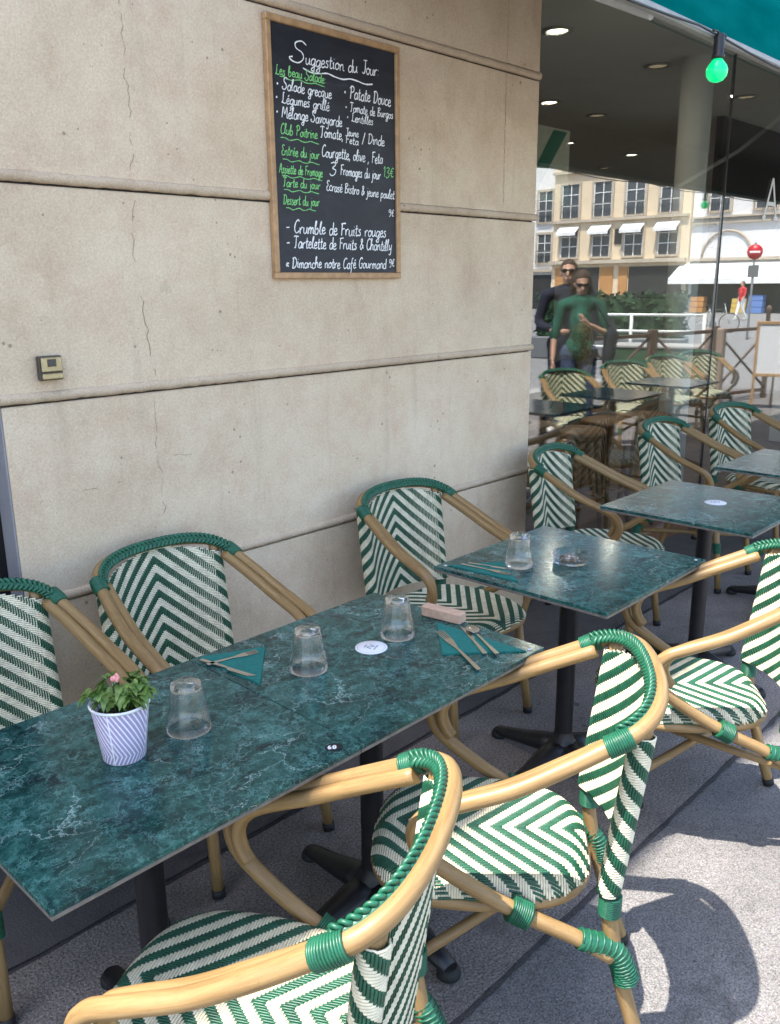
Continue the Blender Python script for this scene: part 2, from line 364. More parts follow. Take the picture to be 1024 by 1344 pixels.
    def ball(s, c, r, mi=0, nu=12, nv=8, T=None):
        n0 = len(s.v); r = (r, r, r) if np.isscalar(r) else r
        for j in range(nv+1):
            t = math.pi*j/nv
            for k in range(nu):
                a = 2*math.pi*k/nu; p = Vector((r[0]*math.sin(t)*math.cos(a), r[1]*math.sin(t)*math.sin(a), r[2]*math.cos(t)))
                if T is not None: p = T @ p
                s.v.append((c[0]+p[0], c[1]+p[1], c[2]+p[2]))
        for j in range(nv):
            for k in range(nu):
                k2 = (k+1) % nu; s.face([n0+j*nu+k, n0+(j+1)*nu+k, n0+(j+1)*nu+k2, n0+j*nu+k2], mi, None, True)
        return s
    def poly(s, pts, mi=0):
        n = len(s.v); s.v += [tuple(p) for p in pts]; s.face(list(range(n, n+len(pts))), mi); return s
    def prism(s, pts, z0, z1, mi=0):
        n = len(s.v); m = len(pts)
        s.v += [(p[0], p[1], z0) for p in pts] + [(p[0], p[1], z1) for p in pts]
        s.face([n+i for i in range(m)][::-1], mi); s.face([n+m+i for i in range(m)], mi)
        for i in range(m): s.face([n+i, n+(i+1) % m, n+m+(i+1) % m, n+m+i], mi)
        return s
    def build(s, name, mats, parent=None, smooth=None):
        me = bpy.data.meshes.new(name); me.from_pydata(s.v, [], s.f)
        for m in (mats if isinstance(mats, (list, tuple)) else [mats]): me.materials.append(MAT[m])
        me.polygons.foreach_set('material_index', s.mi)
        me.polygons.foreach_set('use_smooth', [bool(x) if smooth is None else smooth for x in s.sm])
        if s.has_uv:
            ul = me.uv_layers.new(name='UVMap'); flat = []
            for f, uv in zip(s.f, s.uv):
                if uv is None: flat += [0.0, 0.0]*len(f)
                else:
                    for q in uv: flat += [q[0], q[1]]
            ul.data.foreach_set('uv', flat)
        me.update()
        o = bpy.data.objects.new(name, me); COL.objects.link(o)
        if parent is not None: o.parent = parent
        return o
def spline(pts, k=8, closed=False):
    P = [np.array(p, float) for p in pts]; out = []
    n = len(P)
    for i in range(n if closed else n-1):
        p0 = P[i-1] if (i > 0 or closed) else 2*P[0]-P[1]; p1 = P[i]; p2 = P[(i+1) % n]
        p3 = P[(i+2) % n] if (i+2 < n or closed) else 2*P[-1]-P[-2]
        for t in np.arange(k)/k:
            out.append(0.5*((2*p1)+(-p0+p2)*t+(2*p0-5*p1+4*p2-p3)*t*t+(-p0+3*p1-3*p2+p3)*t**3))
    if not closed: out.append(P[-1])
    return np.array(out)
def tag(o, label=None, cat=None, group=None, kind=None):
    if label: o['label'] = label
    if cat: o['category'] = cat
    if group: o['group'] = group
    if kind: o['kind'] = kind
    return o
def thing(name, label, cat, loc=(0, 0, 0), rz=0.0, group=None):
    o = bpy.data.objects.new(name, None); COL.objects.link(o); o.location = loc; o.rotation_euler = (0, 0, rz); o.empty_display_size = 0.1
    return tag(o, label, cat, group)
def copy_tree(o, parent=None):
    c = o.copy(); COL.objects.link(c)
    if parent is not None: c.parent = parent
    for ch in [x for x in KIDS.get(o.name, [])]: KIDS.setdefault(c.name, []).append(copy_tree(ch, c))
    return c
KIDS = {}
def index_kids(o):
    KIDS[o.name] = [x for x in bpy.data.objects if x.parent == o]
    for x in KIDS[o.name]: index_kids(x)

WY = 2.38      # wall plane; the street is towards -Y, X runs along the wall away from the viewer
GY = 2.45      # shop window plane
# ------------------------------------------------------------------ ground
tag(MB().box((-40, -60, -0.5), (160, 20, -0.14)).build('road', 'road_asphalt'), kind='structure')
tag(MB().box((-20, -2.6, -0.139), (13.6, 12, -0.008)).build('pavement', 'pavement_asphalt'), kind='structure')
g = MB(); 
for i in range(34): g.bbox((-20+i*1.0, -2.9, -0.139), (-19.008+i*1.0, -2.604, -0.002), 0.012)
tag(g.build('kerb', 'kerb_stone'), kind='structure')
def rough_strip(y0, y1, z0, z1, x0, x1, j0, j1, step=0.03):
    m = MB(); xs = np.arange(x0, x1, step); n = len(xs)
    rnd = np.random.RandomState(5); a = np.convolve(rnd.randn(n+6), np.ones(3)/3, 'same')[:n]; b = np.convolve(rnd.randn(n+6), np.ones(3)/3, 'same')[:n]
    for i in range(n): 
        m.v += [(xs[i], y0+a[i]*j0, z1), (xs[i], y1+b[i]*j1, z1)]
    for i in range(n-1): m.face([2*i, 2*i+2, 2*i+3, 2*i+1])
    return m
tag(rough_strip(1.012, 1.893, 0, 0.0, -3, 12, 0.003, 0.004).build('terrace_floor', 'terrace_concrete'), kind='structure')
tag(rough_strip(0.999, 1.03, 0, -0.004, -3, 12, 0.005, 0.003, 0.02).build('paving_joint', 'joint_dirt'), kind='structure')
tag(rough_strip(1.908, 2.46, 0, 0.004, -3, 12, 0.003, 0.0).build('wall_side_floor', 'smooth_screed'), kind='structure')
tag(rough_strip(1.86, 1.925, 0, -0.003, -3, 12, 0.002, 0.002).build('wall_side_joint', 'joint_dirt'), kind='structure')

# ------------------------------------------------------------------ stone wall pier
wall = thing('stone_wall', 'beige stone wall with horizontal moulded joints and hairline cracks behind the tables', 'wall', (0, 0, 0))
ZJ = [0.0, 0.725, 1.317, 1.90, 2.49, 3.02]
XW0, XW1 = 0.966, 3.476
for i in range(5):
    z0, z1 = ZJ[i], ZJ[i+1]
    m = MB()
    # each course is a block with a slim recess at its top edge
    m.bbox((XW0, WY, z0 + (0.0 if i == 0 else 0.0015)), (XW1, WY+0.30, z1-0.0065), 0.0035)
    m.build('stone_course', 'limestone', wall)
MB().box((XW0+0.004, WY+0.016, 0), (XW1-0.004, WY+0.29, 3.0)).build('joint_bed', 'joint_dirt', wall)
rnd = np.random.RandomState(3)
for z in ZJ[1:5]:
    xs = np.linspace(XW0-0.004, XW1+0.004, 130); pts = [(x, WY+0.004+rnd.randn()*0.0006, z+0.014+rnd.randn()*0.0007) for x in xs]
    MB().tube(pts, 0.0155, 10, flat=1.0).build('joint_moulding', 'weathered_limestone', wall)
def crack(pts, w0, name='crack', seed=1, jit=0.0042, gap=0.15):
    rs = np.random.RandomState(seed); P = []
    for (x0, z0), (x1, z1) in zip(pts[:-1], pts[1:]):
        k = max(2, int(math.hypot(x1-x0, z1-z0)/0.018))
        for t in np.arange(k)/k: P.append((x0+(x1-x0)*t+rs.randn()*jit, z0+(z1-z0)*t+rs.randn()*jit*0.5))
    m = MB()
    for a, b in zip(P[:-1], P[1:]):
        if rs.rand() < gap: continue
        d = Vector((b[0]-a[0], b[1]-a[1])); d.normalize(); n = Vector((-d.y, d.x))*w0*(0.4+rs.rand())*0.5
        m.poly([(a[0]-n.x, WY-0.0012, a[1]-n.y), (b[0]-n.x*0.8, WY-0.0012, b[1]-n.y*0.8), (b[0]+n.x*0.8, WY-0.0012, b[1]+n.y*0.8), (a[0]+n.x, WY-0.0012, a[1]+n.y)])
    return m.build(name, 'crack_dirt', wall)
simple('crack_dirt', (0.33, 0.255, 0.18), 0.95, 0.5, 60)
crack([(1.435, 2.90), (1.405, 2.62), (1.432, 2.33), (1.43, 2.02), (1.418, 1.93)], 0.0019, seed=2, gap=0.3)
crack([(1.418, 1.87), (1.405, 1.72), (1.424, 1.58), (1.438, 1.44), (1.445, 1.34)], 0.0024, seed=3, gap=0.25)
crack([(1.44, 1.29), (1.432, 1.15), (1.437, 1.02), (1.44, 0.9)], 0.0018, seed=4, gap=0.35)
crack([(1.02, 1.03), (1.14, 1.05), (1.25, 1.035), (1.40, 1.085)], 0.0018, seed=6, gap=0.7)
crack([(1.36, 1.09), (1.47, 1.11), (1.57, 1.095), (1.66, 1.115)], 0.0022, seed=7, gap=0.68)
crack([(3.23, 2.48), (3.226, 2.2), (3.228, 1.93)], 0.003, seed=8, jit=0.0012, gap=0.1)
crack([(3.23, 2.98), (3.232, 2.7), (3.23, 2.52)], 0.003, seed=9, jit=0.0012, gap=0.1)
# light switch plate
sw = thing('wall_switch', 'small square metal switch box fixed on the stone wall at the far left', 'switch', (1.108, WY, 1.41)); sw.scale = (0.80, 1, 0.84)
MB().bbox((-0.042, -0.022, -0.040), (0.042, -0.002, 0.040), 0.003).build('back_box', 'switch_frame', sw)
MB().bbox((-0.037, -0.030, -0.012), (0.037, -0.0225, 0.036), 0.003).build('cover_plate', 'switch_metal', sw)
MB().bbox((-0.016, -0.034, 0.006), (0.014, -0.0305, 0.030), 0.002).build('button', 'switch_frame', sw)
MB().bbox((-0.037, -0.031, -0.036), (0.037, -0.0225, -0.016), 0.003).build('lower_plate', 'switch_metal', sw)

# ------------------------------------------------------------------ building above and beside the pier
bld = thing('cafe_building', 'tall stone building rising above the terrace wall and window', 'building')
MB().box((-8, WY+0.02, 3.03), (18, 9, 7.0)).build('upper_wall', 'limestone', bld)
MB().box((-8, 1.98, 7.003), (18, 9, 7.30)).build('cornice', 'limestone', bld)
MB().box((-8, WY, -0.004), (-0.28, 9, 3.02)).build('side_wall', 'limestone', bld)
MB().box((13.2, WY, -0.004), (18, 9, 3.02)).build('side_wall', 'limestone', bld)
dr = thing('entrance_door', 'black door set back in the opening at the left end of the stone wall', 'door', (0.33, 2.462, 0))
MB().bbox((-0.6, 0.0, 0.01), (0.632, 0.05, 3.0), 0.004).build('door_leaf', 'door_black', dr)
MB().bbox((-0.6, 0.052, 0.0), (0.632, 0.1, 3.01), 0.003).build('door_frame', 'grey_reveal', dr)
MB().box((0.629, -0.080, 0.004), (0.634, -0.002, 3.01)).build('jamb', 'grey_reveal', dr)
MB().bbox((0.30, -0.05, 0.95), (0.33, -0.002, 1.25), 0.006).build('handle', 'stainless_steel', dr)

# ------------------------------------------------------------------ shop window
win = thing('shop_window', 'tall cafe window pane reflecting the sunny street at right of the stone wall', 'window')
X0, X1 = 3.49, 13.18
for a, b in ((X0, 5.655), (5.665, 9.4), (9.41, X1)):
    MB().box((a, GY, 0.10), (b, GY+0.008, 2.96)).build('pane', 'window_glass', win)
for x in (5.66, 9.405): MB().box((x-0.0045, GY-0.004, 0.10), (x+0.0045, GY+0.012, 2.96)).build('glass_joint', 'dark_joint', win)
MB().bbox((X0, GY-0.03, 0.0), (X1, GY+0.05, 0.098), 0.004).build('bottom_rail', 'brown_wood', win)
MB().bbox((X0, GY-0.03, 2.963), (X1, GY+0.05, 3.02), 0.004).build('top_rail', 'window_metal', win)
# letters on the glass
def flat_strokes(mb, strokes, org, ux, uz, sc, w, eps, jit=0.0, mi=0, rs=random):
    """ribbons of width w along stroke polylines in the plane org + a*ux + b*uz"""
    nrm = ux.cross(uz).normalized()
    for st in strokes:
        P = spline([(p[0]*sc+rs.uniform(-jit, jit), p[1]*sc+rs.uniform(-jit, jit), 0) for p in st], 4) if len(st) > 2 else np.array([(p[0]*sc, p[1]*sc, 0) for p in st])
        d = np.gradient(P, axis=0); d /= np.maximum(np.linalg.norm(d, axis=1, keepdims=True), 1e-9)
        n0 = len(mb.v)
        for i, (p, t) in enumerate(zip(P, d)):
            ww = w*(0.75+0.5*rs.random()) if jit else w
            for sg in (-1, 1):
                a = p[0]-t[1]*ww*0.5*sg; b = p[1]+t[0]*ww*0.5*sg
                q = org+ux*a+uz*b+nrm*(eps+len(mb.v)*2e-6); mb.v.append(tuple(q))
        for i in range(len(P)-1): mb.face([n0+2*i, n0+2*i+2, n0+2*i+3, n0+2*i+1], mi)
lm = MB()
flat_strokes(lm, [[(0, 0), (0.42, 1)], [(0.42, 1), (0.84, 0)], [(0.18, 0.36), (0.66, 0.36)], [(-0.1, 0), (0.12, 0)], [(0.68, 0), (0.98, 0)]], Vector((6.33, GY, 2.045)), Vector((1, 0, 0)), Vector((0, 0, 1)), 0.26, 0.026, 0.002)
flat_strokes(lm, [[(0.0, 0), (0.0, 1)], [(-0.35, 1), (0.35, 1)], [(-0.15, 0), (0.15, 0)]], Vector((6.76, GY, 2.045)), Vector((1, 0, 0)), Vector((0, 0, 1)), 0.26, 0.026, 0.002)
tag(lm.build('window_lettering', 'canvas_white'), 'white capital letters stuck on the cafe window glass at the right', 'lettering')

# ------------------------------------------------------------------ interior behind the glass
tag(MB().box((3.30, GY+0.06, 2.965), (13.2, 8.6, 3.02)).build('ceiling', 'ceiling_paint'), kind='structure')
tag(MB().box((3.30, GY+0.06, -0.003), (13.2, 8.6, 0.03)).build('interior_floor', 'wood_floor'), kind='structure')
iw = thing('interior_wall', 'dark back wall deep inside the cafe behind the glass', 'wall')
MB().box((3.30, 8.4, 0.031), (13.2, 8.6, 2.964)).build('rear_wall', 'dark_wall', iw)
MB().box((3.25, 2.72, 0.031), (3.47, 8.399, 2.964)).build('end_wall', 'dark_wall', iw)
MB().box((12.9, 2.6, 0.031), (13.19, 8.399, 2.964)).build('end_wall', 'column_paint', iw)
tag(MB().lathe([(0.098, 0.031), (0.098, 2.95), (0.11, 2.964)], 32, c=(5.62, 2.665, 0)).build('round_column', 'column_paint'), 'pale round column standing inside the cafe behind the window', 'column')
pl = thing('dark_partition', 'dark brown panel hanging from the cafe ceiling right of the pale column', 'partition')
MB().bbox((7.60, 3.35, 1.9), (9.00, 3.41, 2.96), 0.004).build('panel', 'dark_wall', pl); MB().bbox((9.002, 3.345, 1.9), (9.03, 3.415, 2.96), 0.003).build('edge_trim', 'brown_wood', pl)
tag(MB().bbox((8.95, 2.85, 0.04), (9.20, 3.20, 2.955), 0.005).build('square_pillar', 'column_paint'), 'pale square pillar inside the cafe at the right edge of the picture', 'pillar')
lampspec = [(4.45, 2.94, 1, 'large bright downlight in the cafe ceiling nearest the stone wall'), (5.60, 2.93, 0, 'unlit round downlight in the cafe ceiling left of the pale column'),
            (6.99, 2.92, 0, 'unlit round downlight in the cafe ceiling right of the pale column'), (6.07, 4.06, 1, 'glowing downlight in the cafe ceiling beside the stone wall edge, second from the front'),
            (6.82, 4.09, 0, 'unlit downlight in the middle of the cafe ceiling'), (7.90, 5.05, 1, 'small lit downlight deep in the cafe above the striped panel'),
            (9.13, 5.02, 1, 'small bright downlight deep in the cafe near the middle of the dark ceiling'), (9.92, 5.81, 0, 'tiny faint downlight farthest back in the dark cafe')]
for x, y, lit, lab in lampspec:
    d = thing('downlight', lab, 'ceiling light', (x, y, 2.965), 0, 'downlights in the cafe ceiling')
    MB().lathe([(0.060, 0.0), (0.088, -0.001), (0.09, -0.006), (0.062, -0.010), (0.058, -0.0005)], 24).build('trim_ring', 'window_metal', d)
    MB().lathe([(0.0005, -0.003), (0.056, -0.003)], 24).build('lens', 'warm_lamp' if lit else 'dim_lamp', d)
    if lit:
        ld = bpy.data.lights.new('downlight_glow', 'AREA'); ld.shape = 'DISK'; ld.size = 0.10; ld.energy = 3.2; ld.color = (1.0, 0.90, 0.76)
        lo = bpy.data.objects.new('downlight_glow', ld); COL.objects.link(lo); lo.parent = d; lo.location = (0, 0, -0.0115)
sp = thing('striped_panel', 'green and cream diagonally striped panel inside the window beside the stone wall', 'panel', (3.72, 2.56, 2.02))
m = MB(); m.box((0.0, 0, 0), (0.30, 0.02, 0.34)); m.build('board', 'stripe_cream', sp)
m = MB(); m.prism([(0.0, 0.02), (0.0, 0.14), (0.15, 0.33), (0.27, 0.33)], -0.002, 0.0); m.prism([(0.10, 0.0), (0.16, 0.08), (0.30, 0.08), (0.30, 0.0)], -0.002, 0.0)
o = m.build('stripe', 'stripe_green', sp)
for v in o.data.vertices: v.co = (v.co.x, v.co.z-0.0005, v.co.y)
bench = thing('wooden_bench', 'dark brown wooden bench box inside the window beside the stone wall', 'bench', (3.52, 2.62, 0.03))
MB().bbox((0, 0, 0), (0.62, 0.42, 0.80), 0.006).build('box', 'brown_wood', bench); MB().bbox((-0.01, -0.015, 0.803), (0.64, 0.44, 0.835), 0.006).build('lid', 'brown_wood', bench)

# ------------------------------------------------------------------ awning and bulbs
aw = thing('awning', 'teal fabric awning with a pale front bar above the cafe window', 'awning')
AY = 1.36; AX0, AX1 = 1.9, 12.4
m = MB(); n = 60
for i in range(n+1):
    x = AX0+(AX1-AX0)*i/n; w = 0.006*math.sin(i*1.7)
    m.v += [(x, AY+w, 2.405), (x, AY+w*0.4, 2.75), (x, WY+0.0, 3.0)]
for i in range(n):
    a = 3*i; m.face([a, a+3, a+4, a+1], 0, None, True); m.face([a+1, a+4, a+5, a+2], 0, None, True)
m.build('canopy', 'teal_canvas', aw)
m = MB(); m.v += [(AX0+0.02, AY+0.02, 2.70), (AX1-0.02, AY+0.02, 2.70), (AX1-0.02, WY-0.01, 2.975), (AX0+0.02, WY-0.01, 2.975)]; m.v += [(AX1-0.02, AY+0.022, 2.41), (AX0+0.02, AY+0.022, 2.41)]; m.face([0, 1, 2, 3]); m.face([0, 5, 4, 1]); m.build('added_shade_sheet', 'dark_wall', aw)  # added dark sheet, puts shade under the canopy so the glass mirrors it dark
aw_bar = MB().bbox((AX0, AY-0.010, 2.380), (AX1, AY+0.018, 2.4045), 0.006).build('front_bar', 'bar_grey', aw)
for x in (2.6, 7.2, 11.9): MB().tube([(x, WY-0.02, 2.95), (x+0.02, (AY+WY)/2, 2.62), (x, AY+0.03, 2.39)], 0.016, 8).build('folding_arm', 'window_metal', aw)
cb = MB(); cps = []
for i in range(40):
    x = 2.2+i*0.2; cps.append((x, AY-0.022, 2.392-0.022*abs(math.sin((x-2.85)*math.pi/1.3))))
cb.tube(cps, 0.0035, 6); tag(cb.build('festoon_cable', 'cable_black'), 'thin black cable running along the pale awning bar', 'cable')
def bulb(x, lab):
    b = thing('festoon_bulb', lab, 'bulb', (x, AY-0.026, 2.376), 0, 'green festoon bulbs under the awning')
    MB().lathe([(0.0145, 0.012), (0.017, 0.005), (0.017, -0.045), (0.021, -0.047), (0.021, -0.058), (0.016, -0.060)], 18, cap0=True, cap1=True).build('socket', 'cable_black', b)
    for sx in (-1, 1): MB().tube(spline([(0, 0, 0.008), (sx*0.02, 0, 0.018), (sx*0.05, 0, 0.014)], 5), 0.0035, 6).build('cable_end', 'cable_black', b)
    MB().lathe([(0.015, -0.0605), (0.019, -0.066), (0.030, -0.080), (0.0345, -0.094), (0.032, -0.110), (0.022, -0.123), (0.008, -0.1285), (0.0005, -0.129)], 24).build('glass_globe', 'green_bulb', b)
bulb(2.945, 'glowing green festoon bulb hanging from the awning bar at the top right')
bulb(7.85, 'green festoon bulb hanging farther along the awning, seen small in the window reflection')

# ------------------------------------------------------------------ chalkboard
bd = thing('chalkboard', 'tall wooden framed chalkboard menu with white and green handwriting on the stone wall', 'chalkboard', (1.924, WY, 1.648))
BW, BH, FT = 0.622, 0.812, 0.021
MB().box((FT*0.8, -0.014, FT*0.8), (BW-FT*0.8, -0.004, BH-FT*0.8)).build('slate', 'chalk_slate', bd)
fr = [((0, -0.024, 0), (BW, -0.002, FT)), ((0, -0.024, BH-FT), (BW, -0.002, BH)), ((0, -0.0235, FT), (FT, -0.0022, BH-FT)), ((BW-FT, -0.0235, FT), (BW, -0.0022, BH-FT))]
m = MB()
for a, b in fr: m.bbox(a, b, 0.003)
m.build('frame', 'oak_frame', bd)
# one-stroke handwriting: glyph = (advance, strokes); units: x-height 5, ascender 10, descender -4
G = {
'a': (5, [[(4, 4.4), (2.2, 5), (0.4, 3), (0.8, 0.4), (2.4, 0), (3.8, 2), (4, 5), (4, 1), (5, 0.2)]]),
'b': (5, [[(0, 2), (1.6, 9), (0.9, 10), (0.3, 7), (0.5, 0.6), (2.4, 0), (3.8, 2), (3, 4.6), (1, 3.5)]]),
'c': (4.2, [[(3.6, 4.2), (2, 5), (0.4, 3), (0.8, 0.5), (2.4, 0), (4.2, 1)]]),
'd': (5, [[(3.9, 4.2), (2, 5), (0.4, 3), (0.8, 0.3), (2.4, 0), (3.9, 2.5), (4.3, 10), (4.1, 1), (5, 0.2)]]),
'e': (4.2, [[(0.5, 2.4), (3, 3), (3, 4.8), (1.6, 5), (0.4, 3), (0.9, 0.4), (2.4, 0), (4.2, 1.2)]]),
'f': (4, [[(3.6, 9.2), (2.6, 10), (1.6, 8), (1.4, 2), (1.2, -3.2), (0.2, -4)], [(0, 5), (3.4, 5.2)]]),
'g': (5, [[(4, 4.4), (2.2, 5), (0.4, 3), (0.8, 0.6), (2.4, 0.3), (4, 3), (4.1, 5), (3.6, -3), (2, -4), (0.8, -3), (3, -0.8), (5, 0.4)]]),
'h': (5, [[(0, 2), (1.8, 9), (1, 10), (0.6, 7), (0.4, 0)], [(0.5, 2.6), (2.2, 5), (3.5, 4), (3.6, 0.8), (5, 0.2)]]),
'i': (2.4, [[(0.2, 3.5), (1, 5), (0.9, 0.8), (2.2, 0.3)], [(1.1, 7.2), (1.3, 7.5)]]),
'j': (2.6, [[(1.2, 5), (1.2, -2.5), (0, -4), (-0.6, -3)], [(1.3, 7.2), (1.5, 7.5)]]),
'k': (5, [[(0.6, 10), (0.4, 0)], [(3.6, 5), (0.6, 2.4), (2, 2.4), (4.4, 0)]]),
'l': (2.8, [[(0, 2), (2, 8.6), (1.4, 10), (0.6, 7), (0.8, 0.8), (2.6, 0.4)]]),
'm': (7, [[(0.3, 4.6), (0.6, 0)], [(0.6, 3), (2, 5), (2.8, 4), (2.9, 0)], [(2.9, 3), (4.4, 5), (5.3, 4), (5.5, 0.8), (6.8, 0.3)]]),
'n': (5, [[(0.3, 4.6), (0.6, 0)], [(0.6, 3), (2.3, 5), (3.4, 4), (3.6, 0.8), (5, 0.3)]]),
'o': (4.8, [[(2.6, 5), (0.6, 3.6), (0.6, 1), (2.2, 0), (3.8, 1.4), (3.8, 3.8), (2.4, 5), (3, 4.2), (4.8, 4)]]),
'p': (5, [[(0.6, 5), (0.4, -4)], [(0.5, 3), (2, 5), (3.8, 3.8), (3.4, 1), (1.8, 0.2), (0.6, 1)]]),
'q': (5, [[(3.8, 4.4), (2, 5), (0.4, 3), (0.8, 0.6), (2.2, 0.2), (3.8, 3), (3.9, 5), (3.7, -4), (5, -1.5)]]),
'r': (4, [[(0.3, 4.6), (0.7, 0)], [(0.7, 2.6), (2, 4.8), (3.6, 4.6)]]),
's': (3.8, [[(3, 4.4), (1.8, 5), (0.8, 3.8), (2.6, 2), (2.4, 0.3), (0.8, 0), (0.1, 0.8)]]),
't': (3.6, [[(1.6, 8.6), (1.3, 1), (2.2, 0), (3.6, 0.8)], [(0, 5.4), (3.2, 5.8)]]),
'u': (5, [[(0.4, 4.8), (0.5, 1), (1.8, 0), (3.4, 1.6), (3.7, 5), (3.8, 1), (5, 0.3)]]),
'v': (4.4, [[(0.3, 5), (1.8, 0), (3.6, 4.8), (4.4, 4.6)]]),
'x': (4, [[(0.3, 5), (3.4, 0)], [(3.4, 5), (0.3, 0)]]),
'y': (4.8, [[(0.4, 5), (0.8, 1.6), (2, 0.8), (3.6, 2.6), (3.8, 5), (3.2, -3), (1.8, -4), (0.8, -3)]]),
'S': (6, [[(5.4, 9), (3.6, 10.4), (1.4, 9), (1.8, 6.6), (4, 5), (4.6, 2.4), (3, 0), (0.6, 0.2), (-0.6, 1.6), (0.6, 2.2)]]),
'J': (5, [[(1, 9.6), (5.4, 10)], [(3.4, 9.8), (3.6, 2), (2.2, -0.6), (0.2, 0.4)]]),
'L': (5.4, [[(2.8, 9.6), (1.4, 9), (1.4, 3), (0.2, 0.2), (1.4, 0.8), (3, 0), (5.2, 0.8)]]),
'M': (8, [[(0, 0), (1.2, 9.4), (3.4, 3), (5.8, 9.6), (6.4, 0.6), (7.6, 0.4)]]),
'P': (6, [[(1.6, 9), (1, 0)], [(-0.2, 8), (2, 9.9), (4.8, 9), (4.6, 6), (1.4, 4.8)]]),
'D': (6.4, [[(1.4, 9), (1, 0.4)], [(0, 8.6), (3, 9.6), (5.4, 7), (5, 2.6), (2.6, 0.2), (0.2, 0.4)]]),
'T': (5.8, [[(0, 9), (2, 9.8), (5.8, 9.4)], [(3, 9.6), (2.6, 1), (1.2, 0)]]),
'C': (5.6, [[(5, 8.6), (3.6, 10), (1.2, 7.6), (0.5, 3), (2, 0), (4, 0.4), (5.4, 1.8)]]),
'E': (5, [[(4.4, 9), (2.4, 10), (1, 8), (2.6, 5.4), (0.8, 3.4), (1.2, 0.4), (3.4, 0), (4.8, 1.2)]]),
'F': (5, [[(1, 9.6), (0.8, 0)], [(0, 9), (2, 9.6), (5, 9.8)], [(0.8, 5.2), (3.8, 5.6)]]),
'A': (6, [[(0, 0), (2.6, 9.8), (4.8, 0), (5.8, 0.4)], [(1, 3.6), (4.2, 3.8)]]),
'B': (6, [[(1.2, 9), (0.8, 0)], [(0, 8.6), (3, 9.8), (4.4, 8), (1.2, 5.2), (4.6, 4), (4.4, 1), (0.4, 0)]]),
'G': (6, [[(5, 8.8), (3.4, 10), (1, 7.6), (0.5, 3), (2, 0), (4.4, 0.8), (4.8, 4.4), (2.8, 4.2)]]),
'3': (5, [[(0.6, 9), (2.6, 10), (3.8, 8.4), (1.8, 5.4), (4, 4), (3.4, 0.8), (1.4, -0.4), (0, 1)]]),
'1': (3.2, [[(0.2, 7.6), (1.8, 9.8), (1.6, 0)]]),
'9': (4.8, [[(3.6, 8.6), (1.8, 9.8), (0.4, 7.6), (1.6, 5.4), (3.4, 7), (3.7, 9), (3.2, 1.4), (1.4, -0.2)]]),
'6': (4.8, [[(3.4, 9.6), (1, 6.4), (0.5, 2), (2, 0), (3.8, 1.6), (3.4, 4.4), (0.8, 3.6)]]),
'0': (5, [[(2.4, 9.8), (0.5, 6), (1, 1), (2.6, 0), (4.2, 3), (4, 8), (2.4, 9.8)]]),
'€': (5, [[(4.4, 8.4), (2.6, 9.4), (1, 5), (2.4, 0.6), (4.4, 1.4)], [(0, 5.8), (3.4, 6.2)], [(0, 4), (3, 4.2)]]),
'&': (5.4, [[(5, 1), (1.4, 7.6), (2.4, 9.4), (3.4, 7.6), (0.6, 2.6), (2, 0), (4.8, 4)]]),
':': (2.6, [[(0.8, 1), (1.1, 1.2)], [(0.9, 4.6), (1.2, 4.8)]]), ',': (2.4, [[(1.2, 0.6), (0.4, -1.8)]]), '.': (2, [[(0.8, 0.2), (1.1, 0.4)]]), '-': (4.6, [[(0.4, 4), (3.6, 4.3)]]),
'•': (4, [[(1, 3.8), (1.7, 4.5), (2.1, 3.8), (1.4, 3.3), (1.2, 4)]]), '/': (4, [[(0.4, -1.6), (3.4, 9.8)]]), '«': (4, [[(2, 4.6), (0.4, 2.8), (2, 1)], [(3.8, 4.6), (2.2, 2.8), (3.8, 1)]]),
"'": (2, [[(1, 10), (0.7, 7.8)]]), ' ': (4, []),
'é': (4.2, [[(0.5, 2.4), (3, 3), (3, 4.8), (1.6, 5), (0.4, 3), (0.9, 0.4), (2.4, 0), (4.2, 1.2)], [(1.6, 6.6), (3, 8.2)]]),
}
def write(mi_, text, s0, t0, s1, hx, w, mi, slope=0.0, rs=None):
    """text from board fraction s0 to s1 at baseline t0 (from the top); hx = letter unit height scale"""
    rs = rs or random.Random(len(text)*7+int(t0*1000)); mb = MB(); w *= 1.06
    tot = sum(G[c][0] for c in text); W = (s1-s0)*(BW-2*FT); ux = W/tot; uz = hx
    x = 0.0; org = Vector((FT+s0*(BW-2*FT), -0.0141, BH-FT-t0*(BH-2*FT)))
    for c in text:
        adv, st = G[c]
        dy = rs.uniform(-0.4, 0.4)
        pts = [[((x+p[0])*ux + p[1]*uz*0.12, (p[1]+dy)*uz + slope*(x+p[0])*ux) for p in q] for q in st]
        flat_strokes(mb, pts, org, Vector((1, 0, 0)), Vector((0, 0, 1)), 1.0, w, 0.0006, 0.0004, mi, rs)
        x += adv
    mb.build('handwritten_words', mi_, bd)
def wave(mi_, s0, t0, s1, w, mi, amp=0.004, slope=0.0):
    mb = MB(); n = 9; W = (s1-s0)*(BW-2*FT); org = Vector((FT+s0*(BW-2*FT), -0.0141, BH-FT-t0*(BH-2*FT)))
    flat_strokes(mb, [[(W*i/n, amp*math.sin(i*1.9+s0*9)*(1-i/n*0.4)+slope*W*i/n) for i in range(n+1)]], org, Vector((1, 0, 0)), Vector((0, 0, 1)), 1.0, w, 0.0006, 0.0003, mi, random.Random(int(t0*991)))
    mb.build('underline', mi_, bd)
wm = 'chalk_white'; gm = 'chalk_green'; k = 0.0032
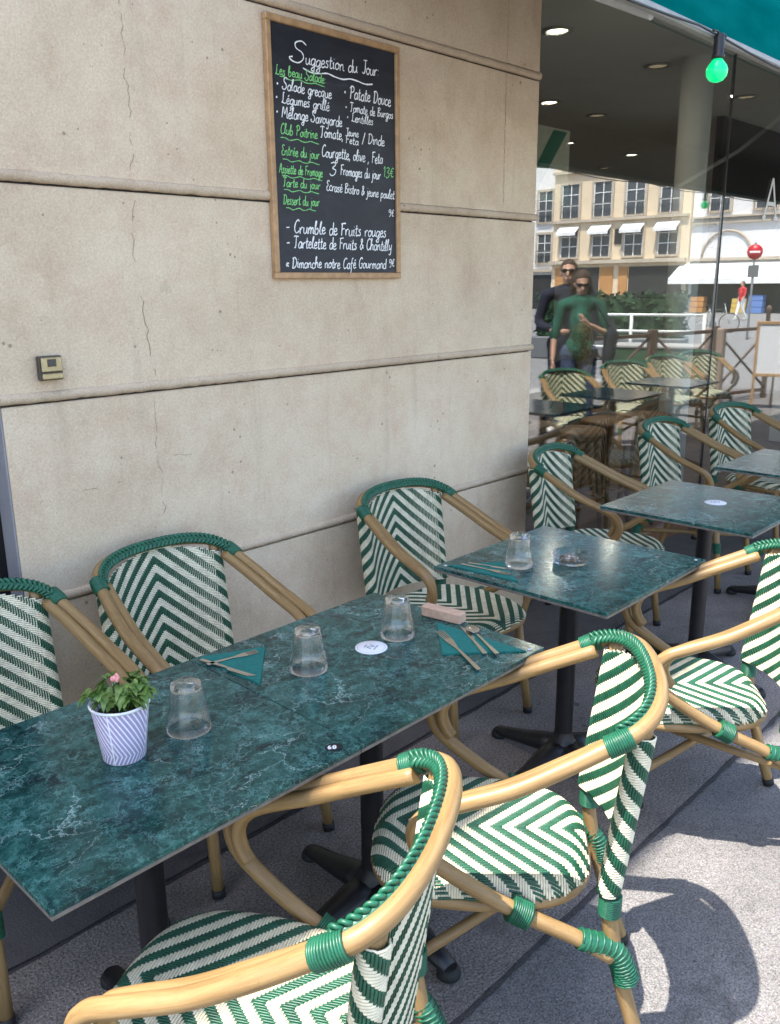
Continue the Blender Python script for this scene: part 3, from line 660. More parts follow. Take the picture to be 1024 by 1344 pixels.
write(wm, 'S', 0.145, 0.135, 0.265, 0.0064, 0.0040, 0); write(wm, 'uggestion du', 0.255, 0.136, 0.67, 0.0042, 0.0034, 0, 0.04); write(wm, 'Jour:', 0.71, 0.118, 0.86, 0.0042, 0.0033, 0); wave(wm, 0.235, 0.158, 0.80, 0.0045, 0, 0.005)
write(gm, 'Les beau Salade:', 0.03, 0.197, 0.41, k*0.95, 0.0030, 0); wave(gm, 0.06, 0.206, 0.40, 0.0026, 0)
write(wm, '• Salade grecque', 0.03, 0.252, 0.45, k*1.08, 0.0032, 0); write(wm, '• Légumes grillé', 0.02, 0.305, 0.43, k*1.05, 0.0030, 0); write(wm, '• Mélange Savoyarde', 0.02, 0.362, 0.53, k*1.12, 0.0031, 0)
write(wm, '• Patate Douce', 0.55, 0.235, 0.96, k*1.3, 0.0036, 0); write(wm, '• Tomate de Burgos', 0.56, 0.290, 0.98, k*0.95, 0.0029, 0); write(wm, '• Lentilles', 0.57, 0.332, 0.80, k*0.9, 0.0029, 0)
write(gm, 'Club Poitrine', 0.05, 0.428, 0.33, k, 0.0030, 0); wave(gm, 0.05, 0.446, 0.34, 0.0026, 0)
write(wm, 'Tomate,', 0.35, 0.418, 0.54, k*1.15, 0.0032, 0); write(wm, 'Jeune', 0.56, 0.395, 0.67, k*0.8, 0.0028, 0); write(wm, 'Feta', 0.56, 0.428, 0.67, k*0.8, 0.0028, 0); write(wm, '/ Dinde', 0.70, 0.415, 0.90, k*1.1, 0.0032, 0)
write(gm, 'Entrée du jour', 0.05, 0.512, 0.34, k, 0.0030, 0); wave(gm, 0.06, 0.532, 0.34, 0.0026, 0); write(wm, 'Courgette, olive , Feta', 0.36, 0.498, 0.88, k*1.2, 0.0033, 0)
write(gm, 'Assiette de Fromage', 0.03, 0.585, 0.36, k*0.95, 0.0030, 0); wave(gm, 0.05, 0.598, 0.36, 0.0026, 0); write(wm, '3', 0.42, 0.572, 0.48, k*1.35, 0.0036, 0); write(wm, 'Fromages du jour', 0.51, 0.568, 0.86, k*1.1, 0.0032, 0); write(gm, '13€', 0.885, 0.555, 0.985, k*1.1, 0.0030, 0)
write(gm, 'Tarte du jour', 0.05, 0.640, 0.34, k*0.95, 0.0030, 0); wave(gm, 0.06, 0.655, 0.33, 0.0026, 0); write(wm, 'Ecrasé Bistro & jeune poulet', 0.39, 0.640, 0.985, k*1.05, 0.0031, 0, -0.03)
write(gm, 'Dessert du jour', 0.05, 0.712, 0.33, k, 0.0030, 0); wave(gm, 0.07, 0.730, 0.30, 0.0026, 0)
write(wm, '9€', 0.93, 0.735, 0.985, k*0.8, 0.0026, 0)
write(wm, '- Crumble de Fruits rouges', 0.06, 0.832, 0.905, k*1.35, 0.0038, 0); write(wm, '- Tartelette de Fruits & Chantilly', 0.06, 0.895, 0.955, k*1.25, 0.0036, 0)
write(wm, '« Dimanche notre Café Gourmand', 0.05, 0.980, 0.90, k*1.15, 0.0034, 0); write(wm, '9€', 0.93, 0.972, 0.985, k*0.9, 0.0028, 0)

# ------------------------------------------------------------------ chairs
def chair_rail(t):
    """top rail curve, t in -1..1"""
    a = abs(t); x = 0.232*math.sin(a*math.pi/2*0.94)/math.sin(math.pi/2*0.94)*(1 if t >= 0 else -1)
    y = -0.348+0.102*a**2.3; z = 0.850-0.050*a**2.2
    return np.array((x, y, z))
WEFT_P = 0.0053
def strand(mb, pts, nrm, w, th, mi, n=6):
    """one flat cord: cross-section w wide, th thick, nrm = surface normals"""
    mb.tube(pts, w, n, mi, True, False, th/w, nrm)
def weave(surf, nu, nv, inside, p=WEFT_P, cords=1, name='weave', amp=0.0014):
    """2/2 twill herringbone of cream weft (across) and green warp (along) on surf(u,v)->(pos,normal)"""
    mb = MB()
    def over(i, j):
        k = int(abs(i+0.5) + 0.01)
        return (k+j) % 10 < 5
    def runs(fixed, isweft):
        cells = []
        rng = range(-nu, nu) if isweft else range(0, nv)
        for q in rng:
            i, j = (q, fixed) if isweft else (fixed, q)
            if inside((i+0.5)*p, (j+0.5)*p): cells.append(q)
            elif cells: yield cells; cells = []
        if cells: yield cells
    for isweft in (True, False):
        for fx in (range(0, nv) if isweft else range(-nu, nu)):
            for cells in runs(fx, isweft):
                if len(cells) < 2: continue
                for c in range(cords):
                    off = 0.0
                    P = []; N = []
                    for q in cells:
                        i, j = (q, fx) if isweft else (fx, q)
                        up = over(i, j) if isweft else not over(i, j)
                        for d in (0.0,):
                            if isweft: u, v = (q+0.5+d)*p, (fx+0.5)*p+off
                            else: u, v = (fx+0.5)*p+off, (q+0.5+d)*p
                            s, nn = surf(u, v); P.append(s+nn*(amp if up else -amp)); N.append(nn)
                    strand(mb, P, np.array(N), p*0.50, 0.0017, 0 if isweft else 1, 6)
    return mb
def seat_out(u, v):
    """inside test of the seat outline; u across, v from back (0) to front"""
    y = v-0.235; x = u
    a = abs(x)/(0.218-0.020*max(0.0, -y/0.235)); b = abs(y)/0.238
    return a**3.2+b**3.2
def seat_surf(u, v):
    def h(u, v):
        d = seat_out(u, v)**(1/3.2); e = max(0.0, (d-0.80)/0.2)
        return 0.452-0.008*(1-min(1, d))**1.0 - 0.034*e**2.4
    y = v-0.228; e = 0.004
    z = h(u, v); n = np.array((-(h(u+e, v)-h(u-e, v))/(2*e), -(h(u, v+e)-h(u, v-e))/(2*e), 1.0)); n /= np.linalg.norm(n)
    return np.array((u, y, z)), n
BWD = 0.181; CURL = 0.0215
def back_top(u): return 0.838-0.042*(abs(u)/0.20)**2.2
def back_surf(u, v):
    z = 0.445+v; f = (z-0.445)/0.40
    ye = -0.232-0.052*f; a = min(abs(u), BWD); sg = 1 if u >= 0 else -1
    y = ye-0.058*(1-(a/BWD)**2); x = a*(1.0+0.03*f)
    n = np.array((-0.60*(a/BWD), 1.0, 0.12)); 
    if abs(u) > BWD:
        th = (abs(u)-BWD)/CURL; n0 = np.array((-0.60, 1.0, 0.0)); n0 /= np.linalg.norm(n0); t0 = np.array((n0[1], -n0[0], 0.0))
        # curl back round the stile
        pos = np.array((x, y, z)) + t0*CURL*math.sin(th) - n0*CURL*(1-math.cos(th)); n = n0*math.cos(th)+t0*math.sin(th)
        pos[0] *= sg; n[0] *= sg
        return pos, n
    n /= np.linalg.norm(n); return np.array((sg*x, y, z)), n
def ring_wrap(mb, pts, r, turns, cord=0.0024):
    turns = int(turns*1.4)
    """cord wound round a path"""
    P = spline(pts, 10); m = turns*12; L = np.linspace(0, len(P)-1, m); out = []
    Q = np.array([P[int(i)]*(1-(i % 1))+P[min(int(i)+1, len(P)-1)]*(i % 1) for i in L])
    T = np.gradient(Q, axis=0); T /= np.linalg.norm(T, axis=1, keepdims=True)
    a = np.array((0.3, 0.2, 1.0)); 
    for k in range(m):
        N = a-T[k]*(a@T[k]); N /= np.linalg.norm(N); B = np.cross(T[k], N); th = 2*math.pi*k/12
        rr = r if np.isscalar(r) else r[0]+(r[1]-r[0])*k/m
        out.append(Q[k]+(N*math.sin(th)+B*math.cos(th))*rr)
    mb.tube(out, cord, 6)
    rr = np.full(len(P), r) if np.isscalar(r) else np.linspace(r[0], r[1], len(P))
    mb.tube(P, rr, 14)
def make_chair():
    root = thing('bistro_armchair', 'x', 'chair')
    TR = 0.0165
    # top rail
    rail = spline([chair_rail(t) for t in np.linspace(-1, 1, 13)], 5)
    tr_ = MB().tube(rail, TR, 12).build('top_rail', 'bamboo_tube', root)
    # braid on the inner upper side of the rail
    br = MB(); m = 190; T = np.linspace(-0.97, 0.97, m); C = np.array([chair_rail(t) for t in T])
    tn = np.gradient(C, axis=0); tn /= np.linalg.norm(tn, axis=1, keepdims=True)
    inw = np.array([(-c[0]*1.6, -(c[1]+0.0)*1.0, 0.0) for c in C]); inw[:, 1] = 0.45; inw /= np.linalg.norm(inw, axis=1, keepdims=True)
    inw = inw*0.86+np.array((0, 0, 0.42)); inw -= tn*(inw*tn).sum(1, keepdims=True); inw /= np.linalg.norm(inw, axis=1, keepdims=True)
    sd_ = np.cross(tn, inw)
    Ln = np.concatenate([[0], np.cumsum(np.linalg.norm(np.diff(C, axis=0), axis=1))])
    for kx in range(3):
        ph = Ln/0.044*2*math.pi+kx*2*math.pi/3
        br.tube(C+inw*(TR+0.0055+0.0032*np.sin(2*ph))[:, None]+sd_*(0.0125*np.sin(ph))[:, None], 0.0054, 6, flat=0.7)
    br.tube(C+inw*(TR-0.001), 0.010, 8)
    br.build('braid', 'green_binding', tr_)
    # arms with front loop, running on down to the rear legs
    for sx in (-1, 1):
        A = spline([(sx*0.226, -0.262, 0.806), (sx*0.232, -0.240, 0.796), (sx*0.250, -0.15, 0.752), (sx*0.262, -0.05, 0.706), (sx*0.266, 0.05, 0.672), (sx*0.264, 0.105, 0.648),
                    (sx*0.258, 0.134, 0.605), (sx*0.250, 0.122, 0.552), (sx*0.240, 0.075, 0.508), (sx*0.230, -0.01, 0.447), (sx*0.222, -0.10, 0.395), (sx*0.214, -0.19, 0.350), (sx*0.207, -0.262, 0.305)], 7)
        m = MB().tube(A, TR, 12)
        # second cane laid against the inside of the arm, cut square below the loop
        B = spline([(sx*0.206, -0.256, 0.792), (sx*0.222, -0.15, 0.744), (sx*0.234, -0.05, 0.698), (sx*0.238, 0.045, 0.663), (sx*0.235, 0.090, 0.638),
                    (sx*0.230, 0.106, 0.603), (sx*0.224, 0.097, 0.566), (sx*0.220, 0.082, 0.545)], 7)
        m.tube(B, TR*0.94, 12)
        m.build('armrest', 'bamboo_tube', root)
        w = MB(); ring_wrap(w, [chair_rail(sx*0.90), chair_rail(sx*1.0), (sx*0.233, -0.225, 0.789)], 0.0205, 9); w.build('binding', 'green_binding', root)
        w = MB(); ring_wrap(w, [(sx*0.2255, -0.055, 0.421), (sx*0.222, -0.092, 0.400)], 0.0265, 7); w.build('binding', 'green_binding', root)
        w = MB(); ring_wrap(w, [(sx*0.2135, -0.195, 0.348), (sx*0.199, -0.262, 0.318), (sx*0.197, -0.287, 0.275), (sx*0.1975, -0.297, 0.245)], (0.021, 0.026), 12); w.build('binding', 'green_binding', root)
        # rear stile continuing down as the rear leg
        lg = MB().tube(spline([(sx*0.197, -0.300, 0.824), (sx*0.1945, -0.277, 0.65), (sx*0.192, -0.258, 0.50), (sx*0.191, -0.255, 0.40), (sx*0.191, -0.278, 0.27), (sx*0.1925, -0.320, 0.12), (sx*0.194, -0.355, 0.012)], 7), TR, 12).build('leg', 'bamboo_tube', root)
        MB().tube([(sx*0.1936, -0.3515, 0.022), (sx*0.1942, -0.3575, 0.0)], 0.0185, 12).build('foot_cap', 'black_rubber', lg)
        lf = MB().tube([(sx*0.188, 0.150, 0.422), (sx*0.196, 0.175, 0.22), (sx*0.206, 0.203, 0.012)], [TR*1.02, TR, TR*0.95], 12).build('leg', 'bamboo_tube', root)
        MB().tube([(sx*0.2056, 0.2015, 0.022), (sx*0.2064, 0.2045, 0.0)], 0.0185, 12).build('foot_cap', 'black_rubber', lf)
        w = MB(); ring_wrap(w, [(sx*0.1944, 0.170, 0.27), (sx*0.1965, 0.1765, 0.215)], 0.0205, 8); w.build('binding', 'green_binding', root)
        MB().tube([(sx*0.193, 0.166, 0.243+0.012*sx), (0, -0.045, 0.258+0.010*sx), (-sx*0.189, -0.262, 0.273+0.012*sx)], 0.0125, 10).build('stretcher', 'bamboo_tube', root)
        w = MB(); ring_wrap(w, [(sx*0.1915, -0.2562, 0.440), (sx*0.191, -0.2555, 0.395)], 0.0215, 8); w.build('binding', 'green_binding', root)
    # seat frame ring and weave
    ring = []
    for k in range(48):
        a = 2*math.pi*k/48; ca, sa = math.cos(a), math.sin(a); lo, hi = 0.0, 0.4
        for _ in range(26):
            md = (lo+hi)/2
            if seat_out(ca*md, sa*md+0.235) < 0.86: lo = md
            else: hi = md
        ring.append((ca*lo, sa*lo+0.007, 0.408))
    MB().tube(ring, 0.0150, 10, closed=True).build('seat_frame', 'bamboo_tube', root)
    weave(seat_surf, 43, 90, lambda u, v: seat_out(u, v) < 1.02 and 0 < v < 0.475).build('seat', ['cream_strand', 'green_strand'], root)
    wmax = BWD+CURL*4.2
    weave(back_surf, 52, 77, lambda u, v: abs(u) < wmax and 0.445+v < back_top(min(abs(u), 0.19)) and (abs(u) < BWD+0.01 or 0.445+v < 0.806)).build('backrest', ['cream_strand', 'green_strand'], root)
    return root
chair0 = make_chair(); index_kids(chair0)
GW = 'woven armchairs along the wall side'; GS = 'woven armchairs along the street side'
WALLCH = [(0.752, 1.952, 181, 'woven armchair cut off by the left edge, against the stone wall', GW), (1.337, 1.952, 180.3, 'woven armchair against the stone wall behind the long marble table, above the flower pot', GW),
    (2.388, 1.947, 176.5, 'woven armchair against the stone wall between the long table and the ashtray table', GW), (3.500, 1.938, 191, 'woven armchair at the corner where the stone wall meets the window', GW),
    (4.580, 1.951, 180.1, 'woven armchair in front of the window, fifth along the wall, behind the third table', GW), (5.395, 1.903, 172, 'woven armchair in front of the window beside the farthest visible table', GW)]
STRCH = [(0.700, 1.028, 28.5, 'sunlit woven armchair nearest the camera, cut off by the bottom edge of the picture', GS), (1.366, 1.024, 37.1, 'sunlit woven armchair fully in view at the right corner of the long table', GS),
    (2.344, 1.022, 37.2, 'sunlit woven armchair at the right picture edge beside the ashtray table', GS),
    (6.62, 0.86, 34, 'sunlit woven armchair seen only in the window reflection, beside the stone wall edge', GS), (7.70, 0.84, 38, 'sunlit woven armchair seen only in the reflection below the standing couple', GS),
    (8.60, 0.86, 33, 'sunlit woven armchair seen only in the reflection right of the couple', GS), (9.30, 0.88, 40, 'sunlit woven armchair farthest right in the window reflection', GS)]
first = True
for x, y, a, lab, grp in WALLCH+STRCH:
    c = chair0 if first else copy_tree(chair0); first = False
    c.location = (x, y, 0.004 if y > 1.4 else 0.0); c.rotation_euler = (0, 0, R_(a)); c['label'] = lab; c['group'] = grp; c['category'] = 'chair'

# ------------------------------------------------------------------ tables
def make_table(x0, x1, y0, y1, lab, twist=0.0, sides=True):
    cx, cy = (x0+x1)/2, (y0+y1)/2; hx, hy = (x1-x0)/2, (y1-y0)/2
    t = thing('marble_table', lab, 'table', (cx, cy, 0), R_(twist), 'green marble bistro tables')
    MB().bbox((-hx, -hy, 0.7395), (hx, hy, 0.750), 0.0012).build('table_top', 'green_marble', t)
    MB().bbox((-hx+0.0005, -hy+0.0005, 0.7315), (hx-0.0005, hy-0.0005, 0.7392), 0.001).build('slab_core', 'slab_edge', t)
    MB().lathe([(0.030, 0.09), (0.030, 0.70), (0.05, 0.728)], 24, cap1=True).build('column', 'black_iron', t)
    MB().bbox((-0.16, -0.16, 0.7235), (0.16, 0.16, 0.7312), 0.002).build('mounting_plate', 'black_iron', t)
    b = MB(); b.lathe([(0.030, 0.150), (0.034, 0.130), (0.046, 0.110), (0.068, 0.090), (0.078, 0.060), (0.062, 0.034)], 24, cap1=False)
    for k in range(4):
        a = R_(-97+90*k); ca, sa = math.cos(a), math.sin(a)
        P = [(ca*r, sa*r, z) for r, z in ((0.02, 0.088), (0.08, 0.076), (0.16, 0.055), (0.25, 0.036), (0.297, 0.027))]
        b.tube(P, [0.050, 0.045, 0.036, 0.028, 0.024], 10, flat=0.70)
    bo = b.build('base', 'black_iron', t)
    for k in range(4):
        a = R_(-97+90*k); ca, sa = math.cos(a), math.sin(a)
        MB().lathe([(0.026, 0.004), (0.030, 0.008), (0.030, 0.018), (0.026, 0.026), (0.020, 0.034)], 18, c=(ca*0.292, sa*0.292, 0), cap0=True, cap1=True).build('foot', 'black_rubber', bo)
    return t
TB = [(0.425, 1.0605, 1.097, 1.690, 'green marble table with the flower pot, left half of the long table', 0.0), (1.0615, 1.700, 1.097, 1.690, 'green marble table with the white coaster and wooden block, right half of the long table', 0.0),
      (2.005, 2.640, 1.100, 1.720, 'green marble table with the glass ashtray, standing alone in the middle distance', 0.4), (3.035, 3.665, 1.104, 1.722, 'green marble table with one white coaster near the right edge, third from the camera', 0.0),
      (4.075, 4.70, 1.10, 1.70, 'empty green marble table cut by the right picture edge, farthest in direct view', 0.0), (5.02, 5.64, 1.08, 1.68, 'empty green marble table seen in the reflection beside the stone wall', 0.0),
      (6.02, 6.64, 1.08, 1.68, 'empty green marble table seen in the reflection in front of the couple', 0.0), (7.10, 7.72, 1.06, 1.66, 'empty green marble table far along the window, seen in the reflection beside the menu stand', 0.0)]
for a in TB: make_table(*a)

# ------------------------------------------------------------------ things on the tables
ZT = 0.7503
def tumbler(x, y, lab, z=ZT, s=1.0):
    prof = [(0.0455, 0.0), (0.0440, 0.020), (0.0405, 0.043), (0.0375, 0.0475), (0.0358, 0.060), (0.0318, 0.094), (0.0300, 0.102), (0.0255, 0.105), (0.0005, 0.1045)]
    inn = [(0.0005, 0.093), (0.0265, 0.0925), (0.0285, 0.088), (0.0325, 0.060), (0.0350, 0.047), (0.0385, 0.040), (0.0420, 0.018), (0.0438, 0.0)]
    m = MB()
    m.lathe([(r*s, zz*s) for r, zz in prof+inn]+[(prof[0][0]*s, 0.0)], 36, rmod=lambda a, zz: 1.0+(0.022*math.cos(9*a) if 0.046*s < zz < 0.098*s else 0.0))
    o = m.build('drinking_glass', 'clear_glass'); o.location = (x, y, z)
    return tag(o, lab, 'glass', 'upturned drinking glasses')
tumbler(0.868, 1.405, 'upturned drinking glass beside the flower pot on the long table'); tumbler(1.222, 1.437, 'upturned drinking glass in the middle of the long table, left of the coaster')
tumbler(1.510, 1.420, 'upturned drinking glass on the long table beside the pale wooden block'); tumbler(2.178, 1.512, 'upturned drinking glass standing by the napkin on the ashtray table', ZT+0.004)
def disc(name, x, y, r, h, mat, lab, cat, grp=None):
    t = thing(name, lab, cat, (x, y, ZT), 0.4, grp)
    MB().lathe([(0.0005, h), (r-0.001, h), (r, h-0.0008), (r, 0.0)], 32).build('card', mat, t)
    p = MB()
    p.lathe([(r*0.86, h+0.0003), (r*0.88, h+0.0003)], 32)
    flat_strokes(p, [[(-0.3, -0.1), (-0.1, 0.25), (0.1, -0.15), (0.3, 0.2)], [(-0.35, -0.3), (0.35, -0.3)], [(-0.2, 0.38), (0.2, 0.38)]], Vector((0, 0, h+0.0003)), Vector((1, 0, 0)), Vector((0, 1, 0)), r, r*0.09, 0.0)
    p.build('print', 'print_grey', t)
disc('coaster', 1.408, 1.414, 0.0405, 0.002, 'paper_white', 'round white paper coaster in the middle of the long table', 'coaster', 'round white coasters')
disc('coaster', 3.387, 1.395, 0.043, 0.002, 'paper_white', 'round white paper coaster on the third table near the right edge', 'coaster', 'round white coasters')
def sticker(x, y, lab, rx, ry, rz=0.0, txt=None):
    t = thing('table_sticker', lab, 'sticker', (x, y, ZT), rz, 'small stickers on the table tops')
    MB().lathe([(0.0005, 0.0006), (1.0, 0.0006), (1.0, 0.0)], 20).build('backing', 'black_rubber' if txt else 'paper_white', t).scale = (rx, ry, 1)
    if txt:
        p = MB(); x0 = -rx*0.62
        for ch in txt:
            flat_strokes(p, G[ch][1], Vector((x0, -ry*0.45, 0.0009)), Vector((1, 0, 0)), Vector((0, 1, 0)), ry*0.09, ry*0.24, 0.0); x0 += ry*0.66
        p.build('number', 'paper_white', t)
sticker(1.018, 1.131, 'tiny black oval table number sticker at the front edge of the long table', 0.018, 0.014, R_(-40), '60')
sticker(1.665, 1.118, 'tiny white sticker at the near right corner of the long table', 0.008, 0.006, 0.3)
sticker(2.03, 1.694, 'tiny white sticker at the left corner of the ashtray table', 0.006, 0.005, 0.3)
sticker(2.615, 1.125, 'tiny white sticker at the near right corner of the ashtray table', 0.008, 0.006, 0.3)
o = MB().bbox((-0.0165, -0.062, 0), (0.0165, 0.062, 0.030), 0.003).build('wooden_block', 'pine_block'); o.location = (1.676, 1.405, ZT); o.rotation_euler = (0, 0, R_(8))
tag(o, 'pale pinkish wooden block at the right end of the long table', 'block')
def napkin(A, B, C, lab):
    """folded triangle with soft layered edges; right angle at B"""
    t = thing('napkin', lab, 'napkin', (B[0], B[1], ZT), 0, 'teal paper napkins')
    a = Vector((A[0]-B[0], A[1]-B[1])); c = Vector((C[0]-B[0], C[1]-B[1])); m = MB()
    for k, s in enumerate((1.0, 0.985, 0.97)):
        z = 0.0013*k; o = (a+c)*0.004*k
        m.prism([(o.x, o.y), (o.x+c.x*s, o.y+c.y*s), (o.x+a.x*s, o.y+a.y*s)], z+0.0001, z+0.0012)
    m.build('fold', 'teal_napkin', t); return t
napkin((1.078, 1.682), (1.231, 1.611), (1.089, 1.452), 'teal triangular napkin under cutlery at the wall side of the long table')
napkin((1.640, 1.400), (1.492, 1.255), (1.647, 1.112), 'teal triangular napkin with cutlery at the right end of the long table')
napkin((2.031, 1.684), (2.180, 1.575), (2.052, 1.425), 'teal triangular napkin under cutlery on the ashtray table')
def cutlery(kind, p, q, lab, z):
    d = Vector((q[0]-p[0], q[1]-p[1])); L = d.length; ang = math.atan2(d.y, d.x)
    t = thing(kind, lab, kind, (p[0], p[1], z), ang, 'steel cutlery on the napkins')
    hn = [(0, -0.006), (0, 0.006), (L*0.5, 0.0035), (L*0.5, -0.0035)]
    MB().prism(hn[::-1], 0.0, 0.0028).build('handle', 'stainless_steel', t)
    m = MB()
    if kind == 'knife':
        m.prism([(L*0.5, -0.004), (L*0.55, -0.009), (L*0.9, -0.010), (L, 0.004), (L*0.5, 0.004)], 0.0003, 0.0018); m.build('blade', 'stainless_steel', t)
    elif kind == 'fork':
        m.prism([(L*0.5, -0.003), (L*0.70, -0.010), (L*0.78, -0.011), (L*0.78, 0.011), (L*0.70, 0.010), (L*0.5, 0.003)], 0.0006, 0.0024)
        for k in range(4): m.prism([(L*0.78, -0.011+k*0.0060), (L, -0.0105+k*0.0060), (L, -0.0078+k*0.0060), (L*0.78, -0.0075+k*0.0060)], 0.0006, 0.0022)
        m.build('head', 'stainless_steel', t)
    else:
        m.lathe([(0.0005, 0.0035), (0.012, 0.004), (0.0165, 0.0062), (0.0168, 0.0052), (0.010, 0.0012), (0.0005, 0.0008)], 20); o = m.build('bowl', 'stainless_steel', t); o.location = (L*0.9, 0, 0); o.scale = (1.5, 1, 1)
        MB().prism([(L*0.5, -0.0035), (L*0.82, -0.003), (L*0.82, 0.003), (L*0.5, 0.0035)], 0.001, 0.003).build('neck', 'stainless_steel', t)
zc = ZT+0.0042
cutlery('fork', (1.066, 1.625), (1.195, 1.598), 'steel fork on the wall side napkin of the long table', zc); cutlery('knife', (1.072, 1.66), (1.105, 1.49), 'steel knife on the wall side napkin of the long table', zc)
cutlery('fork', (1.478, 1.130), (1.594, 1.350), 'steel fork lying across the napkin at the right end of the long table', zc); cutlery('knife', (1.560, 1.175), (1.655, 1.325), 'steel knife on the napkin at the right end of the long table', zc)
cutlery('spoon', (1.575, 1.150), (1.660, 1.300), 'steel spoon beside the knife at the right end of the long table', zc+0.002)
cutlery('fork', (2.062, 1.655), (2.085, 1.475), 'steel fork on the napkin of the ashtray table', zc); cutlery('knife', (2.085, 1.645), (2.130, 1.500), 'steel knife on the napkin of the ashtray table', zc)
ash = thing('ashtray', 'clear glass ashtray with ash and cigarette ends on the second table', 'ashtray', (2.328, 1.415, ZT))
def notch(a, z): return 1.0
m = MB(); N = 48; prof = [(0.050, 0.0), (0.0555, 0.003), (0.0575, 0.030), (0.0565, 0.034), (0.0525, 0.034), (0.0505, 0.030), (0.0485, 0.009), (0.0005, 0.008)]
n0 = 0
for r, z in prof:
    for k in range(N):
        a = 2*math.pi*k/N; dn = 0.010*max(0, math.cos(3*a+0.6))**24 if z > 0.028 else 0; m.v.append((r*math.cos(a), r*math.sin(a), z-dn))
for j in range(len(prof)-1):
    for k in range(N): m.face([j*N+k, j*N+(k+1) % N, (j+1)*N+(k+1) % N, (j+1)*N+k], 0, None, True)
m.face([k for k in range(N)][::-1]); m.build('bowl', 'clear_glass', ash)
m = MB()
for i in range(26):
    a = random.uniform(0, 6.28); r = random.uniform(0, 0.038); m.ball((r*math.cos(a), r*math.sin(a), 0.0095), (0.006, 0.005, 0.0022), 0, 6, 4)
m.build('ash', 'ash_grey', ash)
for k, (a, b) in enumerate((((-0.02, 0.01, 0.014), (0.012, 0.026, 0.013)), ((-0.03, -0.006, 0.014), (-0.008, -0.022, 0.014)))): MB().tube([a, b], 0.0038, 8).build('cigarette_end', 'butt_orange', ash)
# flower pot
PLS = 0.9
pot = thing('flower_pot', 'lilac and white chevron pot holding a small leafy plant on the long table', 'plant pot', (0.724, 1.408, ZT), 2.15)
MB().lathe([(0.0390, 0.0), (0.0405, 0.002), (0.0470, 0.055), (0.0545, 0.112)], 48, cap0=True).build('pot', 'pot_print', pot)
MB().lathe([(0.0546, 0.1122), (0.0572, 0.1122), (0.0578, 0.1155), (0.0560, 0.118), (0.0540, 0.1172), (0.0520, 0.108), (0.0485, 0.09)], 48).build('rim', 'paper_white', pot)
MB().lathe([(0.0005, 0.093), (0.0480, 0.0905)], 24).build('soil', 'pot_soil', pot)
pt = MB(); lf = MB(); rs = random.Random(11)
def leaf(mb, base, d, L, W, droop, rs):
    """a curved, toothed leaf"""
    d = d.normalized(); side = d.cross(Vector((0, 0, 1)));  side = side.normalized() if side.length > 0.01 else Vector((1, 0, 0)); up = side.cross(d); n0 = len(mb.v); K = 7
    side = (side*math.cos(rs.uniform(-.5, .5))+up*math.sin(rs.uniform(-.6, .6))).normalized()
    for i in range(K+1):
        t = i/K; w = W*math.sin(math.pi*min(1, t**0.8*0.98+0.02))*(1+0.14*(-1)**i); c = base+d*L*t+Vector((0, 0, -droop*t*t*L)); f = up*W*0.35*math.sin(t*3)
        mb.v += [tuple(c-side*w+f), tuple(c), tuple(c+side*w+f)]
    for i in range(K):
        a = n0+3*i; mb.face([a, a+1, a+4, a+3], 0, None, True); mb.face([a+1, a+2, a+5, a+4], 0, None, True)
for i in range(34):
    a = rs.uniform(0, 6.28); r = rs.uniform(0.0, 0.036); b0 = Vector((r*math.cos(a), r*math.sin(a), 0.093)); h = rs.uniform(0.025, 0.070)
    out = Vector((math.cos(a), math.sin(a), 0)); tip = b0+out*rs.uniform(0.008, 0.034)+Vector((0, 0, h))
    pt.tube(spline([b0, b0*0.5+tip*0.5+Vector((0, 0, 0.008)), tip], 4), 0.0012, 5)
    for q in range(3):
        aa = a+rs.uniform(-1.2, 1.2); leaf(lf, tip, Vector((math.cos(aa), math.sin(aa), rs.uniform(-0.2, 0.55))), rs.uniform(0.024, 0.040), rs.uniform(0.009, 0.0155), rs.uniform(0.3, 1.0), rs)
pt.build('stem', 'stem_green', pot); fo = lf.build('foliage', 'plant_leaf', pot); fo.scale = (0.80, 0.80, 0.94); fo.location = (0, 0, 0.008)
fl = MB(); fc = Vector((-0.012, 0.030, 0.176)); fl.tube([(0, 0.01, 0.10), (-0.008, 0.022, 0.14), tuple(fc)], 0.0014, 5, 1)
for k in range(7):
    a = k*0.9; fl.ball(tuple(fc+Vector((0.005*math.cos(a), 0.005*math.sin(a), 0.002*(k % 3)))), (0.0038, 0.0038, 0.0055), 0, 8, 6)
fl.build('flower_bud', ['flower_pink', 'stem_green'], pot)

# ------------------------------------------------------------------ people
def fuse(name, items, mat, parent, voxel=0.012, smooth=2):
    """one continuous surface: limbs and ellipsoids fused by a voxel remesh"""
    mb = MB()
    for it in items:
        if it[0] == 't':
            P = spline(it[1], 5) if len(it[1]) > 2 else np.array(it[1], float)
            r = it[2]
            rr = np.full(len(P), r) if np.isscalar(r) else np.interp(np.linspace(0, 1, len(P)), np.linspace(0, 1, len(r)), r)
            mb.tube(P, rr, 12, 0, True, flat=it[3] if len(it) > 3 else 1.0)
            mb.ball(P[0], rr[0], 0, 10, 6); mb.ball(P[-1], rr[-1], 0, 10, 6)
        else: mb.ball(it[1], it[2], 0, 16, 10, it[3] if len(it) > 3 else None)
    o = mb.build(name, mat, parent)
    rm = o.modifiers.new('remesh', 'REMESH'); rm.mode = 'VOXEL'; rm.voxel_size = voxel; rm.use_smooth_shade = True
    sm = o.modifiers.new('smooth', 'SMOOTH'); sm.factor = 0.5; sm.iterations = smooth
    dg = bpy.context.evaluated_depsgraph_get(); me = bpy.data.meshes.new_from_object(o.evaluated_get(dg))
    o.modifiers.clear(); o.data = me
    me.polygons.foreach_set('use_smooth', [True]*len(me.polygons))
    return o
